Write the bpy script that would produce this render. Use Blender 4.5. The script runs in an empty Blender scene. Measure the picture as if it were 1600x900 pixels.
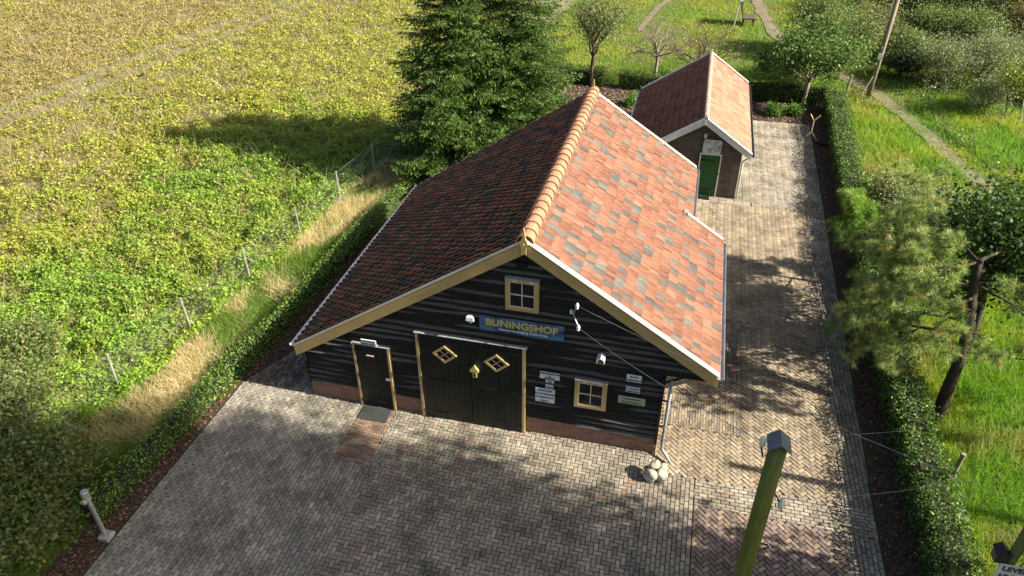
import bpy, math, random
import numpy as np
from mathutils import Vector, Matrix

# ------------------------------------------------------------------ camera, sky, sun, exposure
S = bpy.context.scene
COL = S.collection
PITCH, YAW, ROLL, FPX = 0.5999, 0.2469, -0.0062, 1152.3
CAM = Vector((8.751, -12.956, 13.402))
_F = Vector((-math.sin(YAW)*math.cos(PITCH), math.cos(YAW)*math.cos(PITCH), -math.sin(PITCH)))
_R0 = Vector((math.cos(YAW), math.sin(YAW), 0)); _U0 = _R0.cross(_F)
_R = _R0*math.cos(ROLL)+_U0*math.sin(ROLL); _U = -_R0*math.sin(ROLL)+_U0*math.cos(ROLL)
cd = bpy.data.cameras.new('camera'); cam = bpy.data.objects.new('camera', cd); COL.objects.link(cam)
cd.sensor_width = 36; cd.lens = FPX/1600*36; cd.clip_start = .1; cd.clip_end = 1500
cam.matrix_world = Matrix(((_R.x, _U.x, -_F.x, CAM.x), (_R.y, _U.y, -_F.y, CAM.y), (_R.z, _U.z, -_F.z, CAM.z), (0, 0, 0, 1)))
S.camera = cam

SUN_EL, SUN_AZ = math.radians(33.2), math.radians(-2.0)        # azimuth from +x, counter-clockwise
w = bpy.data.worlds.new('World'); S.world = w; w.use_nodes = True
nt = w.node_tree; bg = nt.nodes['Background']; sky = nt.nodes.new('ShaderNodeTexSky')
sky.sky_type = 'NISHITA'; sky.sun_disc = False; sky.sun_elevation = SUN_EL; sky.sun_rotation = math.radians(90)-SUN_AZ; sky.dust_density = 3.5; sky.ozone_density = .3
nt.links.new(sky.outputs[0], bg.inputs[0]); bg.inputs[1].default_value = .058
sl = bpy.data.lights.new('sun', 'SUN'); sl.energy = 5.0; sl.angle = math.radians(.53); sl.color = (1, .92, .78)
so = bpy.data.objects.new('sun', sl); COL.objects.link(so)
sd = Vector((math.cos(SUN_EL)*math.cos(SUN_AZ), math.cos(SUN_EL)*math.sin(SUN_AZ), math.sin(SUN_EL)))
so.rotation_euler = sd.to_track_quat('Z', 'Y').to_euler()
S.view_settings.view_transform = 'Standard'; S.view_settings.look = 'None'
S.view_settings.gamma = 1; S.view_settings.use_curve_mapping = False
S.view_settings.exposure = 1.38
S.cycles.use_denoising = True
S.cycles.max_bounces = 6; S.cycles.transparent_max_bounces = 4
S.cycles.caustics_reflective = False; S.cycles.caustics_refractive = False

rng = np.random.default_rng(7); random.seed(7)
R = math.radians

# ------------------------------------------------------------------ helpers
def tag(o, label=None, cat=None, group=None, kind=None):
    if label: o['label'] = label
    if cat: o['category'] = cat
    if group: o['group'] = group
    if kind: o['kind'] = kind
    return o

def thing(name, label, cat, loc=(0, 0, 0), group=None):
    o = bpy.data.objects.new(name, None); COL.objects.link(o); o.location = loc
    o.empty_display_size = .2
    return tag(o, label, cat, group)

def link(name, me, mat, parent=None, smooth=False):
    o = bpy.data.objects.new(name, me); COL.objects.link(o)
    if mat is not None: me.materials.append(mat)
    if parent is not None:
        o.parent = parent
        o.matrix_parent_inverse = Matrix.Translation(-Vector(parent.matrix_basis.translation)) if parent.parent is None else Matrix()
        if parent.parent is not None:
            p = parent; M = Matrix()
            while p is not None:
                M = Matrix.Translation(p.matrix_basis.translation) @ p.matrix_parent_inverse @ M if False else M
                p = p.parent
    if smooth:
        me.polygons.foreach_set('use_smooth', [True]*len(me.polygons))
    return o

class MB:
    """collects shapes in world coordinates, builds one mesh"""
    def __init__(s): s.v = []; s.f = []; s.t = []
    def add(s, vs, fs, tint=(1, 1, 1)):
        n = len(s.v); s.v += [tuple(v) for v in vs]; s.f += [tuple(i+n for i in f) for f in fs]; s.t += [tint]*len(vs)
    def box(s, a, b, tint=(1, 1, 1), bev=0):
        (x0, y0, z0), (x1, y1, z1) = a, b
        if bev <= 0:
            vs = [(x0, y0, z0), (x1, y0, z0), (x1, y1, z0), (x0, y1, z0), (x0, y0, z1), (x1, y0, z1), (x1, y1, z1), (x0, y1, z1)]
            s.add(vs, [(3, 2, 1, 0), (4, 5, 6, 7), (0, 1, 5, 4), (1, 2, 6, 5), (2, 3, 7, 6), (3, 0, 4, 7)], tint); return
        c = bev; vs = []
        for z, i in ((z0, c), (z0+c, 0), (z1-c, 0), (z1, c)):
            vs += [(x0+i, y0+i, z), (x1-i, y0+i, z), (x1-i, y1-i, z), (x0+i, y1-i, z)]
        fs = [(3, 2, 1, 0), (12, 13, 14, 15)]
        for k in range(3):
            for j in range(4): fs.append((k*4+j, k*4+(j+1) % 4, k*4+4+(j+1) % 4, k*4+4+j))
        s.add(vs, fs, tint)
    def tube(s, pts, rad, n=8, tint=(1, 1, 1), cap=True):
        pts = [Vector(p) for p in pts]; m = len(pts)
        rad = list(rad) if hasattr(rad, '__len__') else [rad]*m
        vs = []; a = None
        for i, p in enumerate(pts):
            d = (pts[min(i+1, m-1)]-pts[max(i-1, 0)]).normalized()
            if a is None:
                a = d.orthogonal().normalized()
            a = (a-d*a.dot(d)).normalized(); b = d.cross(a)
            for k in range(n):
                q = 2*math.pi*k/n; vs.append(p+(a*math.cos(q)+b*math.sin(q))*rad[i])
        fs = [(i*n+k, i*n+(k+1) % n, (i+1)*n+(k+1) % n, (i+1)*n+k) for i in range(m-1) for k in range(n)]
        if cap: fs += [tuple(range(n-1, -1, -1)), tuple(range((m-1)*n, m*n))]
        s.add(vs, fs, tint)
    def prism(s, poly, d, tint=(1, 1, 1)):
        """poly: list of 3d points, d: extrusion vector"""
        n = len(poly); d = Vector(d); vs = [Vector(p) for p in poly]; vs += [v+d for v in vs]
        fs = [tuple(range(n)), tuple(range(2*n-1, n-1, -1))]+[(i, n+i, n+(i+1) % n, (i+1) % n) for i in range(n)]
        s.add(vs, fs, tint)
    def lathe(s, prof, c, n=14, axis='z', tint=(1, 1, 1)):
        vs = []
        for r, h in prof:
            for k in range(n):
                q = 2*math.pi*k/n
                p = (r*math.cos(q), r*math.sin(q), h)
                if axis == 'y': p = (p[0], h, p[1])
                if axis == 'x': p = (h, p[0], p[1])
                vs.append((c[0]+p[0], c[1]+p[1], c[2]+p[2]))
        m = len(prof)
        fs = [(i*n+k, i*n+(k+1) % n, (i+1)*n+(k+1) % n, (i+1)*n+k) for i in range(m-1) for k in range(n)]
        fs += [tuple(range(n-1, -1, -1)), tuple(range((m-1)*n, m*n))]
        s.add(vs, fs, tint)
    def build(s, name, mat, parent=None, smooth=False, fixn=True):
        me = bpy.data.meshes.new(name); me.from_pydata(s.v, [], s.f)
        at = me.attributes.new('tint', 'FLOAT_COLOR', 'POINT')
        at.data.foreach_set('color', np.c_[np.array(s.t, float), np.ones(len(s.t))].ravel().astype(np.float32))
        if fixn:
            import bmesh
            bm = bmesh.new(); bm.from_mesh(me); bmesh.ops.recalc_face_normals(bm, faces=bm.faces[:]); bm.to_mesh(me); bm.free()
        return put(name, me, mat, parent, smooth)

def put(name, me, mat, parent=None, smooth=False):
    """link a mesh given in world coordinates; things only carry translations, so subtract them"""
    off = Vector((0, 0, 0)); p = parent
    while p is not None: off += Vector(p.location); p = p.parent
    if off.length > 0: me.transform(Matrix.Translation(-off))
    if mat is not None: me.materials.append(mat)
    if smooth: me.polygons.foreach_set('use_smooth', [True]*len(me.polygons))
    o = bpy.data.objects.new(name, me); COL.objects.link(o)
    if parent is not None: o.parent = parent
    return o

def np_mesh(name, V, n, tint, mat, parent=None):
    """V (k*n,3): k separate n-gons"""
    V = np.asarray(V, np.float32).reshape(-1, 3); k = len(V)//n
    me = bpy.data.meshes.new(name); me.vertices.add(len(V)); me.vertices.foreach_set('co', V.ravel())
    me.loops.add(len(V)); me.loops.foreach_set('vertex_index', np.arange(len(V), dtype=np.int32))
    me.polygons.add(k); me.polygons.foreach_set('loop_start', np.arange(0, len(V), n, dtype=np.int32))
    try: me.polygons.foreach_set('loop_total', np.full(k, n, np.int32))
    except Exception: pass
    me.update(calc_edges=True)
    at = me.attributes.new('tint', 'FLOAT_COLOR', 'POINT')
    t = np.repeat(np.asarray(tint, np.float32).reshape(-1, 3), n, axis=0) if len(tint) == k else np.asarray(tint, np.float32)
    at.data.foreach_set('color', np.c_[t, np.ones(len(t), np.float32)].astype(np.float32).ravel())
    return put(name, me, mat, parent)

_tab = np.random.default_rng(3).random((256, 256))
def noise2(x, y, s=1.0, o=0.0):
    x = np.asarray(x, float)*s+o*17.3+500; y = np.asarray(y, float)*s+o*31.7+500
    i = np.floor(x).astype(int); j = np.floor(y).astype(int); fx = x-i; fy = y-j
    fx = fx*fx*(3-2*fx); fy = fy*fy*(3-2*fy)
    g = lambda a, b: _tab[a % 256, b % 256]
    return (g(i, j)*(1-fx)+g(i+1, j)*fx)*(1-fy)+(g(i, j+1)*(1-fx)+g(i+1, j+1)*fx)*fy
def fbm(x, y, s=1.0, o=0.0):
    return .55*noise2(x, y, s, o)+.3*noise2(x, y, s*2.1, o+1)+.15*noise2(x, y, s*4.3, o+2)
def sstep(a, b, x): t = np.clip((x-a)/(b-a), 0, 1); return t*t*(3-2*t)
def mixc(a, b, t): return np.asarray(a)*(1-t[:, None])+np.asarray(b)*t[:, None]
def unit(v): return v/np.maximum(np.linalg.norm(v, axis=1, keepdims=True), 1e-9)

def leafV(P, size, up=.4, aspect=.55, D=None, fold=.12, g=rng, wide=0.0):
    """diamond leaves; D gives the long axis"""
    n = len(P); size = np.broadcast_to(np.asarray(size, float), (n,))[:, None]
    N = unit(g.normal(size=(n, 3))*(1-up)+np.array([0, 0, 1])*up*1.6)
    A = g.normal(size=(n, 3)) if D is None else D
    A = unit(A-N*np.sum(A*N, 1, keepdims=True)) if D is None else unit(A)
    B = unit(np.cross(N, A))
    N2 = np.cross(A, B)
    m = P+A*size*.05
    v = np.stack([P-A*size*.5, m+B*size*aspect*.5+N2*size*fold, P+A*size*.5, m-B*size*aspect*.5+N2*size*fold], 1)
    return v.reshape(-1, 3)
def bladeV(P, h, wdt, lean=.35, g=rng):
    n = len(P); q = g.random(n)*2*np.pi; a = g.random(n)*2*np.pi
    W = np.stack([np.cos(q), np.sin(q), 0*q], 1)*wdt[:, None]*.5
    T = np.stack([np.cos(a)*lean*h*g.random(n)*2, np.sin(a)*lean*h*g.random(n)*2, h], 1)
    return np.stack([P-W, P+W, P+T], 1).reshape(-1, 3)

# ------------------------------------------------------------------ materials
def newmat(name):
    m = bpy.data.materials.new(name); m.use_nodes = True
    return m, m.node_tree.nodes, m.node_tree.links, m.node_tree.nodes['Principled BSDF']
def surf(name, col, rough=.8, var=.25, scale=6, bump=.0, bscale=40, use_tint=False, spec=.3, metal=0, col2=None, island=0.0, stretch=None, detail=6, patch=None):
    m, N, L, b = newmat(name)
    tc = N.new('ShaderNodeTexCoord'); vec = tc.outputs['Object']
    if stretch:
        mp = N.new('ShaderNodeMapping'); mp.inputs['Scale'].default_value = stretch; L.new(vec, mp.inputs[0]); vec = mp.outputs[0]
    nz = N.new('ShaderNodeTexNoise'); nz.inputs['Scale'].default_value = scale; nz.inputs['Detail'].default_value = detail; L.new(vec, nz.inputs['Vector'])
    rp = N.new('ShaderNodeMapRange'); rp.inputs[1].default_value = .3; rp.inputs[2].default_value = .7
    L.new(nz.outputs[0], rp.inputs[0])
    mx = N.new('ShaderNodeMix'); mx.data_type = 'RGBA'; L.new(rp.outputs[0], mx.inputs[0])
    c = Vector(col); c2 = Vector(col2) if col2 else c*(1-var)
    c1 = c if col2 else c*(1+var*.6)
    mx.inputs[6].default_value = (*c1, 1); mx.inputs[7].default_value = (*c2, 1); out = mx.outputs[2]
    def mul(a, sock, f=1.0):
        k = N.new('ShaderNodeMix'); k.data_type = 'RGBA'; k.blend_type = 'MULTIPLY'; k.inputs[0].default_value = f
        L.new(a, k.inputs[6]); L.new(sock, k.inputs[7]); return k.outputs[2]
    if use_tint:
        at = N.new('ShaderNodeAttribute'); at.attribute_name = 'tint'; out = mul(out, at.outputs['Color'])
    if island:
        ge = N.new('ShaderNodeNewGeometry'); r2 = N.new('ShaderNodeMapRange'); r2.inputs[3].default_value = 1-island; r2.inputs[4].default_value = 1+island
        L.new(ge.outputs['Random Per Island'], r2.inputs[0]); cc = N.new('ShaderNodeCombineColor')
        for i in range(3): L.new(r2.outputs[0], cc.inputs[i])
        out = mul(out, cc.outputs[0])
    if patch:                                                     # (colour, scale, lo, hi, amount): stains with a shape of their own
        pn = N.new('ShaderNodeTexNoise'); pn.inputs['Scale'].default_value = patch[1]; pn.inputs['Detail'].default_value = 8; pn.inputs['Roughness'].default_value = .7
        L.new(tc.outputs['Object'], pn.inputs['Vector'])
        pr = N.new('ShaderNodeMapRange'); pr.inputs[1].default_value = patch[2]; pr.inputs[2].default_value = patch[3]; pr.inputs[4].default_value = patch[4]
        L.new(pn.outputs[0], pr.inputs[0])
        k = N.new('ShaderNodeMix'); k.data_type = 'RGBA'; L.new(pr.outputs[0], k.inputs[0]); L.new(out, k.inputs[6]); k.inputs[7].default_value = (*patch[0], 1); out = k.outputs[2]
    L.new(out, b.inputs['Base Color'])
    b.inputs['Roughness'].default_value = rough; b.inputs['Metallic'].default_value = metal
    b.inputs['Specular IOR Level'].default_value = spec
    if bump:
        n2 = N.new('ShaderNodeTexNoise'); n2.inputs['Scale'].default_value = bscale; n2.inputs['Detail'].default_value = 5; L.new(vec, n2.inputs['Vector'])
        bp = N.new('ShaderNodeBump'); bp.inputs['Strength'].default_value = min(1, bump); bp.inputs['Distance'].default_value = .02
        L.new(n2.outputs[0], bp.inputs['Height']); L.new(bp.outputs[0], b.inputs['Normal'])
    return m
def leafmat(name, trans=.3, rough=.5, spec=.35):
    m, N, L, b = newmat(name)
    at = N.new('ShaderNodeAttribute'); at.attribute_name = 'tint'
    L.new(at.outputs['Color'], b.inputs['Base Color']); b.inputs['Roughness'].default_value = rough; b.inputs['Specular IOR Level'].default_value = spec
    tr = N.new('ShaderNodeBsdfTranslucent'); k = N.new('ShaderNodeMix'); k.data_type = 'RGBA'; k.blend_type = 'MULTIPLY'; k.inputs[0].default_value = 1
    L.new(at.outputs['Color'], k.inputs[6]); k.inputs[7].default_value = (1.3, 1.35, .7, 1); L.new(k.outputs[2], tr.inputs[0])
    ms = N.new('ShaderNodeMixShader'); ms.inputs[0].default_value = trans
    L.new(b.outputs[0], ms.inputs[1]); L.new(tr.outputs[0], ms.inputs[2]); L.new(ms.outputs[0], N['Material Output'].inputs[0])
    return m
def brickmat(name, c1, c2, mortar, bw=.21, bh=.06, rough=.85):
    m, N, L, b = newmat(name)
    tc = N.new('ShaderNodeTexCoord'); sp = N.new('ShaderNodeSeparateXYZ'); L.new(tc.outputs['Object'], sp.inputs[0])
    ad = N.new('ShaderNodeMath'); L.new(sp.outputs[0], ad.inputs[0]); L.new(sp.outputs[1], ad.inputs[1])
    cb = N.new('ShaderNodeCombineXYZ'); L.new(ad.outputs[0], cb.inputs[0]); L.new(sp.outputs[2], cb.inputs[1])
    bt = N.new('ShaderNodeTexBrick'); L.new(cb.outputs[0], bt.inputs['Vector'])
    bt.inputs['Color1'].default_value = (*c1, 1); bt.inputs['Color2'].default_value = (*c2, 1); bt.inputs['Mortar'].default_value = (*mortar, 1)
    bt.inputs['Scale'].default_value = 1; bt.inputs['Brick Width'].default_value = bw; bt.inputs['Row Height'].default_value = bh
    bt.inputs['Mortar Size'].default_value = .006; bt.inputs['Bias'].default_value = 0
    nz = N.new('ShaderNodeTexNoise'); nz.inputs['Scale'].default_value = 9; nz.inputs['Detail'].default_value = 8; L.new(tc.outputs['Object'], nz.inputs['Vector'])
    k = N.new('ShaderNodeMix'); k.data_type = 'RGBA'; k.blend_type = 'MULTIPLY'; k.inputs[0].default_value = .6
    L.new(bt.outputs[0], k.inputs[6]); L.new(nz.outputs[0], k.inputs[7]); L.new(k.outputs[2], b.inputs['Base Color'])
    b.inputs['Roughness'].default_value = rough
    bp = N.new('ShaderNodeBump'); bp.inputs['Strength'].default_value = .5; bp.inputs['Distance'].default_value = .008; bp.invert = True
    L.new(bt.outputs['Fac'], bp.inputs['Height']); L.new(bp.outputs[0], b.inputs['Normal'])
    return m

M = {}
M['ground'] = surf('ground_soil', (.10, .13, .035), .95, scale=.6, col2=(.07, .075, .03), bump=.6, bscale=12)
M['field'] = surf('field_soil', (.25, .215, .13), .95, scale=1.2, col2=(.13, .125, .06), bump=.8, bscale=10)
M['dirt'] = surf('path_dirt', (.21, .175, .12), .95, scale=2, col2=(.12, .115, .06), bump=.6, bscale=25)
M['mulch'] = surf('mulch', (.12, .075, .05), .95, scale=7, col2=(.045, .03, .022), bump=.9, bscale=45)
M['joint'] = surf('joint_sand', (.05, .047, .034), .95, scale=1.1, col2=(.035, .045, .016), bump=.4)
M['paver'] = surf('paver', (1, 1, 1), .82, var=.36, scale=1.3, use_tint=True, island=.15, bump=.35, bscale=60, spec=.25, patch=((.055, .06, .026), .8, .52, .74, .75))
M['tile_new'] = surf('clay_tile', (.93, .9, .88), .7, var=.22, scale=9, use_tint=True, bump=.25, bscale=30, spec=.35, patch=((.34, .29, .25), 16, .62, .74, .35))
M['tile_old'] = surf('mossy_tile', (1, 1, 1), .75, var=.35, scale=7, use_tint=True, bump=.4, bscale=30, spec=.45, patch=((.06, .065, .028), 5, .60, .72, .6))
M['tile_shed'] = surf('shed_tile', (1, 1, 1), .75, var=.2, scale=3, use_tint=True, bump=.2, bscale=30, spec=.3, patch=((.03, .025, .022), .8, .62, .72, .7))
M['ridge'] = surf('ridge_tile', (.42, .235, .135), .75, scale=4, col2=(.33, .155, .09), bump=.3, island=.18)
M['siding'] = surf('tarred_board', (.0125, .012, .0115), .7, var=.5, scale=5, bump=.9, bscale=22, spec=.35, stretch=(.25, 1, 6), use_tint=True)
M['black'] = surf('black_paint', (.008, .011, .0095), .42, var=.3, scale=9, bump=.2, bscale=12, spec=.4, stretch=(6, 1, .4))
M['ochre'] = surf('ochre_paint', (.50, .36, .16), .5, var=.10, scale=3, bump=.08, bscale=20, spec=.35, patch=((.20, .15, .07), 4, .66, .76, .35))
M['cream'] = surf('cream_paint', (.74, .66, .50), .5, var=.08, scale=3, spec=.35, patch=((.35, .30, .2), 5, .66, .76, .35))
M['white'] = surf('white_paint', (.74, .75, .74), .5, var=.08, scale=4, spec=.35, patch=((.4, .4, .36), 5, .64, .76, .35))
M['sash'] = surf('sash_paint', (.66, .58, .40), .5, var=.08, scale=4)
M['lead'] = surf('lead_flashing', (.42, .43, .44), .45, var=.3, scale=8, bump=.3, metal=.3)
M['zinc'] = surf('zinc', (.46, .47, .49), .42, var=.25, scale=5, metal=.55)
M['zincdark'] = surf('zinc_dark', (.10, .105, .12), .5, var=.3, scale=5, metal=.3)
M['galv'] = surf('galvanised_steel', (.45, .46, .45), .5, var=.25, scale=6, metal=.5)
M['wire'] = surf('wire', (.50, .50, .48), .5, metal=.4)
M['iron'] = surf('black_iron', (.03, .03, .03), .5, metal=.4)
M['brick'] = brickmat('plinth_brick', (.40, .20, .14), (.27, .14, .10), (.22, .185, .15))
M['brickdark'] = brickmat('shed_brick', (.20, .135, .11), (.12, .085, .075), (.20, .18, .16), bw=.21, bh=.062)
M['green'] = surf('green_paint', (.012, .105, .022), .42, var=.15, scale=3, bump=.1, spec=.4)
M['timber'] = surf('grey_timber', (.33, .29, .24), .8, var=.3, scale=3, bump=.4, stretch=(6, 6, .7))
M['polewood'] = surf('green_pole', (.125, .145, .032), .6, var=.35, scale=3.0, bump=.5, bscale=14, stretch=(7, 7, .5), patch=((.06, .06, .02), 2.2, .52, .7, .7))
M['polewood2'] = surf('old_pole', (.27, .22, .16), .8, var=.3, scale=3.0, bump=.5, bscale=14, stretch=(7, 7, .5))
M['ceramic'] = surf('insulator', (.62, .66, .66), .25, var=.1, spec=.6)
M['stone'] = surf('boulder', (.36, .335, .26), .85, var=.35, scale=9, bump=.5, bscale=18, island=.12, patch=((.2, .2, .13), 7, .55, .7, .6))
M['concrete'] = surf('concrete', (.36, .35, .33), .85, var=.25, scale=7, bump=.3)
M['mat'] = surf('door_mat', (.045, .05, .048), .8, var=.5, scale=60, bump=.6, bscale=80)
M['plate'] = surf('enamel_plate', (.70, .74, .76), .4, var=.15, scale=9)
M['plategreen'] = surf('lichened_plate', (.46, .50, .38), .6, scale=14, col2=(.30, .37, .18))
M['ink'] = surf('sign_ink', (.03, .035, .05), .6)
M['gold'] = surf('gold_paint', (.62, .51, .17), .5, var=.15)
M['signart'] = surf('sign_picture', (.12, .26, .50), .4, scale=1.9, col2=(.012, .015, .02), detail=5, stretch=(.8, 1, 4))
M['picture'] = surf('grey_picture', (.85, .86, .90), .5, scale=6, col2=(.20, .18, .21), detail=5)
M['red'] = surf('red_ink', (.45, .03, .05), .5)
M['bark'] = surf('bark', (.10, .072, .05), .9, var=.5, scale=9, bump=1, bscale=20, stretch=(1, 1, .3))
M['barkpale'] = surf('pale_bark', (.30, .26, .20), .85, var=.4, scale=7, bump=.6, stretch=(1, 1, .5))
M['barkdark'] = surf('dark_bark', (.05, .04, .032), .9, var=.4, scale=9, bump=1, bscale=20, stretch=(1, 1, .3))
M['leaf'] = leafmat('leaf', .38)
M['grass'] = leafmat('grass_blade', .42, .55, .25)
M['needle'] = leafmat('needle', .25, .5, .3)
M['litter'] = leafmat('dry_leaf', .05, .8, .2)
M['waxleaf'] = leafmat('wax_leaf', .24, .5, .28)
mg, N_, L_, b_ = newmat('window_glass'); b_.inputs['Base Color'].default_value = (.006, .008, .012, 1); b_.inputs['Roughness'].default_value = .06; b_.inputs['Specular IOR Level'].default_value = .6
M['glass'] = mg

# ------------------------------------------------------------------ ground surfaces
def sheet(name, poly, z, mat, kind='structure', label=None):
    me = bpy.data.meshes.new(name); me.from_pydata([(x, y, z) for x, y in poly], [], [tuple(range(len(poly)))])
    o = put(name, me, mat); return tag(o, label=label, kind=kind)
sheet('ground', [(-300, -300), (300, -300), (300, 400), (-300, 400)], -.05, M['ground'])
def fieldedge(y): return -4.78+.098*y          # fence line x at y
sheet('field', [(-120, -40), (fieldedge(-40), -40), (fieldedge(60), 60), (-120, 60)], -.03, M['field'])
sheet('paving_bed', [(-2.15, -12), (13.95, -12), (13.95, 2), (14.45, 22.7), (10.0, 22.7), (9.0, 9.5), (0, 9.5), (-.6, 0), (-2.15, -.1)], -.02, M['joint'])
sheet('leaf_bed', [(-3.3, -12), (-2.15, -12), (-2.15, -.1), (-.6, 0), (0, 9.6), (-1.5, 16), (-2.6, 16), (-2.6, 0)], -.026, M['mulch'])
sheet('hedge_bed', [(13.95, -12), (15.6, -12), (15.6, 26.4), (14.45, 26.4), (14.45, 22.7), (13.95, 2)], -.024, M['mulch'])
sheet('mulch_bed', [(-1, 14.5), (6.2, 14.5), (6.2, 22.7), (14.45, 22.7), (14.45, 26.4), (-3, 26.4)], -.028, M['mulch'])
PATH = [(21.6, 12), (20.9, 16.5), (20.2, 20), (19.2, 24), (18.2, 28), (15.5, 33), (13.6, 37.5), (13.0, 43), (12.2, 50)]
PATH2 = [(5.0, 37), (5.3, 40), (5.7, 44), (7.2, 50)]
def strip(name, pts, wd, z, mat):
    q = []
    for (ax, ay), (bx, by) in zip(pts[:-1], pts[1:]):
        n = int(math.hypot(bx-ax, by-ay)/.25); q += [(ax+(bx-ax)*k/n, ay+(by-ay)*k/n) for k in range(n)]
    vs = []; fs = []
    for i, p in enumerate(q):
        a = Vector(q[max(i-2, 0)]); b = Vector(q[min(i+2, len(q)-1)]); d = (b-a).normalized(); n = Vector((-d.y, d.x)); p = Vector(p)+n*.5*(float(noise2(p[1], 3, .35, 60))-.5)
        w1 = wd*(.18+.55*float(fbm(p.x, p.y, .9, 61))); w2 = wd*(.18+.55*float(fbm(p.x, p.y, .9, 62))); vs += [(*(p+n*w1), z), (*(p-n*w2), z)]
    fs = [(2*i, 2*i+1, 2*i+3, 2*i+2) for i in range(len(q)-1)]
    me = bpy.data.meshes.new(name); me.from_pydata(vs, [], fs); return tag(put(name, me, mat), kind='structure')
strip('path', PATH, .85, -.012, M['dirt']); strip('path', PATH2, .5, -.012, M['dirt'])
def pathdist(x, y, P):
    d = np.full(len(x), 1e9)
    for (ax, ay), (bx, by) in zip(P[:-1], P[1:]):
        t = np.clip(((x-ax)*(bx-ax)+(y-ay)*(by-ay))/((bx-ax)**2+(by-ay)**2), 0, 1)
        d = np.minimum(d, np.hypot(x-ax-t*(bx-ax), y-ay-t*(by-ay)))
    return d

# ------------------------------------------------------------------ paving, every paver modelled
def clip_poly(poly, clip):
    out = poly
    n = len(clip)
    for i in range(n):
        (ax, ay), (bx, by) = clip[i], clip[(i+1) % n]
        inp = out; out = []
        if not inp: return []
        side = lambda p: (bx-ax)*(p[1]-ay)-(by-ay)*(p[0]-ax)
        for j in range(len(inp)):
            p, q = inp[j-1], inp[j]; sp, sq = side(p), side(q)
            if (sp < 0) != (sq < 0):
                t = sp/(sp-sq); out.append((p[0]+t*(q[0]-p[0]), p[1]+t*(q[1]-p[1])))
            if sq >= 0: out.append(q)
    return out
def parea(p): return .5*sum(p[i-1][0]*p[i][1]-p[i][0]*p[i-1][1] for i in range(len(p)))
def paving(name, clip, pattern, ang, L=.2, W=.1, gap=.0145, cols=((.3, .28, .25),), wts=None, holes=(), lift=0., org=(0, 0), rough=.004, tilt=.02):
    if parea(clip) < 0: clip = clip[::-1]
    ca, sa = math.cos(ang), math.sin(ang)
    loc = [((x-org[0])*ca+(y-org[1])*sa, -(x-org[0])*sa+(y-org[1])*ca) for x, y in clip]
    x0, x1 = min(p[0] for p in loc), max(p[0] for p in loc); y0, y1 = min(p[1] for p in loc), max(p[1] for p in loc)
    rects = []
    if pattern == 'herring':
        for i in range(int(x0/W)-3, int(x1/W)+3):
            for j in range(int(y0/W)-3, int(y1/W)+3):
                c = (i-j) % 4
                if c == 0: rects.append((i*W, j*W, i*W+2*W, j*W+W))
                elif c == 3: rects.append((i*W, j*W, i*W+W, j*W+2*W))
    else:
        for j in range(int(y0/W)-2, int(y1/W)+2):
            o = (j % 2)*L/2+random.uniform(-.02, .02)
            for i in range(int(x0/L)-2, int(x1/L)+2): rects.append((i*L+o, j*W, i*L+L+o, j*W+W))
    vs = []; fs = []; ts = []
    cols = [np.array(c) for c in cols]; wts = wts or [1]*len(cols)
    for a, b, c, d in rects:
        q = gap/2; rx = random.gauss(0, .002)
        poly = [(a+q, b+q), (c-q, b+q), (c-q, d-q), (a+q, d-q)]
        if random.random() < .5: poly = [(px+rx, py-rx) for px, py in poly]
        poly = [(org[0]+x*ca-y*sa, org[1]+x*sa+y*ca) for x, y in poly]
        cx = sum(p[0] for p in poly)/4; cy = sum(p[1] for p in poly)/4
        poly = clip_poly(poly, clip)
        for h in holes:
            if not poly or max(p[0] for p in poly) <= h[0] or min(p[0] for p in poly) >= h[2] or max(p[1] for p in poly) <= h[1] or min(p[1] for p in poly) >= h[3]: continue
            g_ = gap/2; B_ = 99
            poly = max((clip_poly(poly, r_) for r_ in ([(-B_, -B_), (h[0]-g_, -B_), (h[0]-g_, B_), (-B_, B_)], [(h[2]+g_, -B_), (B_, -B_), (B_, B_), (h[2]+g_, B_)], [(-B_, -B_), (B_, -B_), (B_, h[1]-g_), (-B_, h[1]-g_)], [(-B_, h[3]+g_), (B_, h[3]+g_), (B_, B_), (-B_, B_)])), key=lambda p: abs(parea(p)) if len(p) > 2 else 0)
        if len(poly) < 3 or abs(parea(poly)) < .0025*(L*W/.02): continue
        n = len(poly); cx = sum(p[0] for p in poly)/n; cy = sum(p[1] for p in poly)/n
        z = lift+random.gauss(0, rough); tx, ty = random.gauss(0, tilt), random.gauss(0, tilt)
        z += .012*float(noise2(cx, cy, .7, 5)-.5)
        k = len(vs); ins = .007
        for px, py in poly:
            dx, dy = cx-px, cy-py; dl = math.hypot(dx, dy) or 1
            vs.append((px+dx/dl*ins*1.4, py+dy/dl*ins*1.4, z+tx*(px-cx)+ty*(py-cy)))
        for px, py in poly: vs.append((px, py, z-.009+tx*(px-cx)+ty*(py-cy)))
        for px, py in poly: vs.append((px, py, -.03))
        fs.append(tuple(range(k, k+n)))
        for r in (0, 1):
            for i in range(n): fs.append((k+r*n+i, k+r*n+n+i, k+r*n+n+(i+1) % n, k+r*n+(i+1) % n))
        col = random.choices(cols, wts)[0]; ts += [tuple(col)]*(3*n)
    me = bpy.data.meshes.new(name); me.from_pydata(vs, [], fs)
    at = me.attributes.new('tint', 'FLOAT_COLOR', 'POINT')
    at.data.foreach_set('color', np.c_[np.array(ts), np.ones(len(ts))].ravel().astype(np.float32))
    return tag(put(name, me, M['paver']), kind='structure')
GREY = ((0.292, 0.267, 0.218), (0.253, 0.227, 0.194), (0.331, 0.3, 0.234), (0.225, 0.203, 0.173)); GW = (5, 4, 3, 2)
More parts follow.
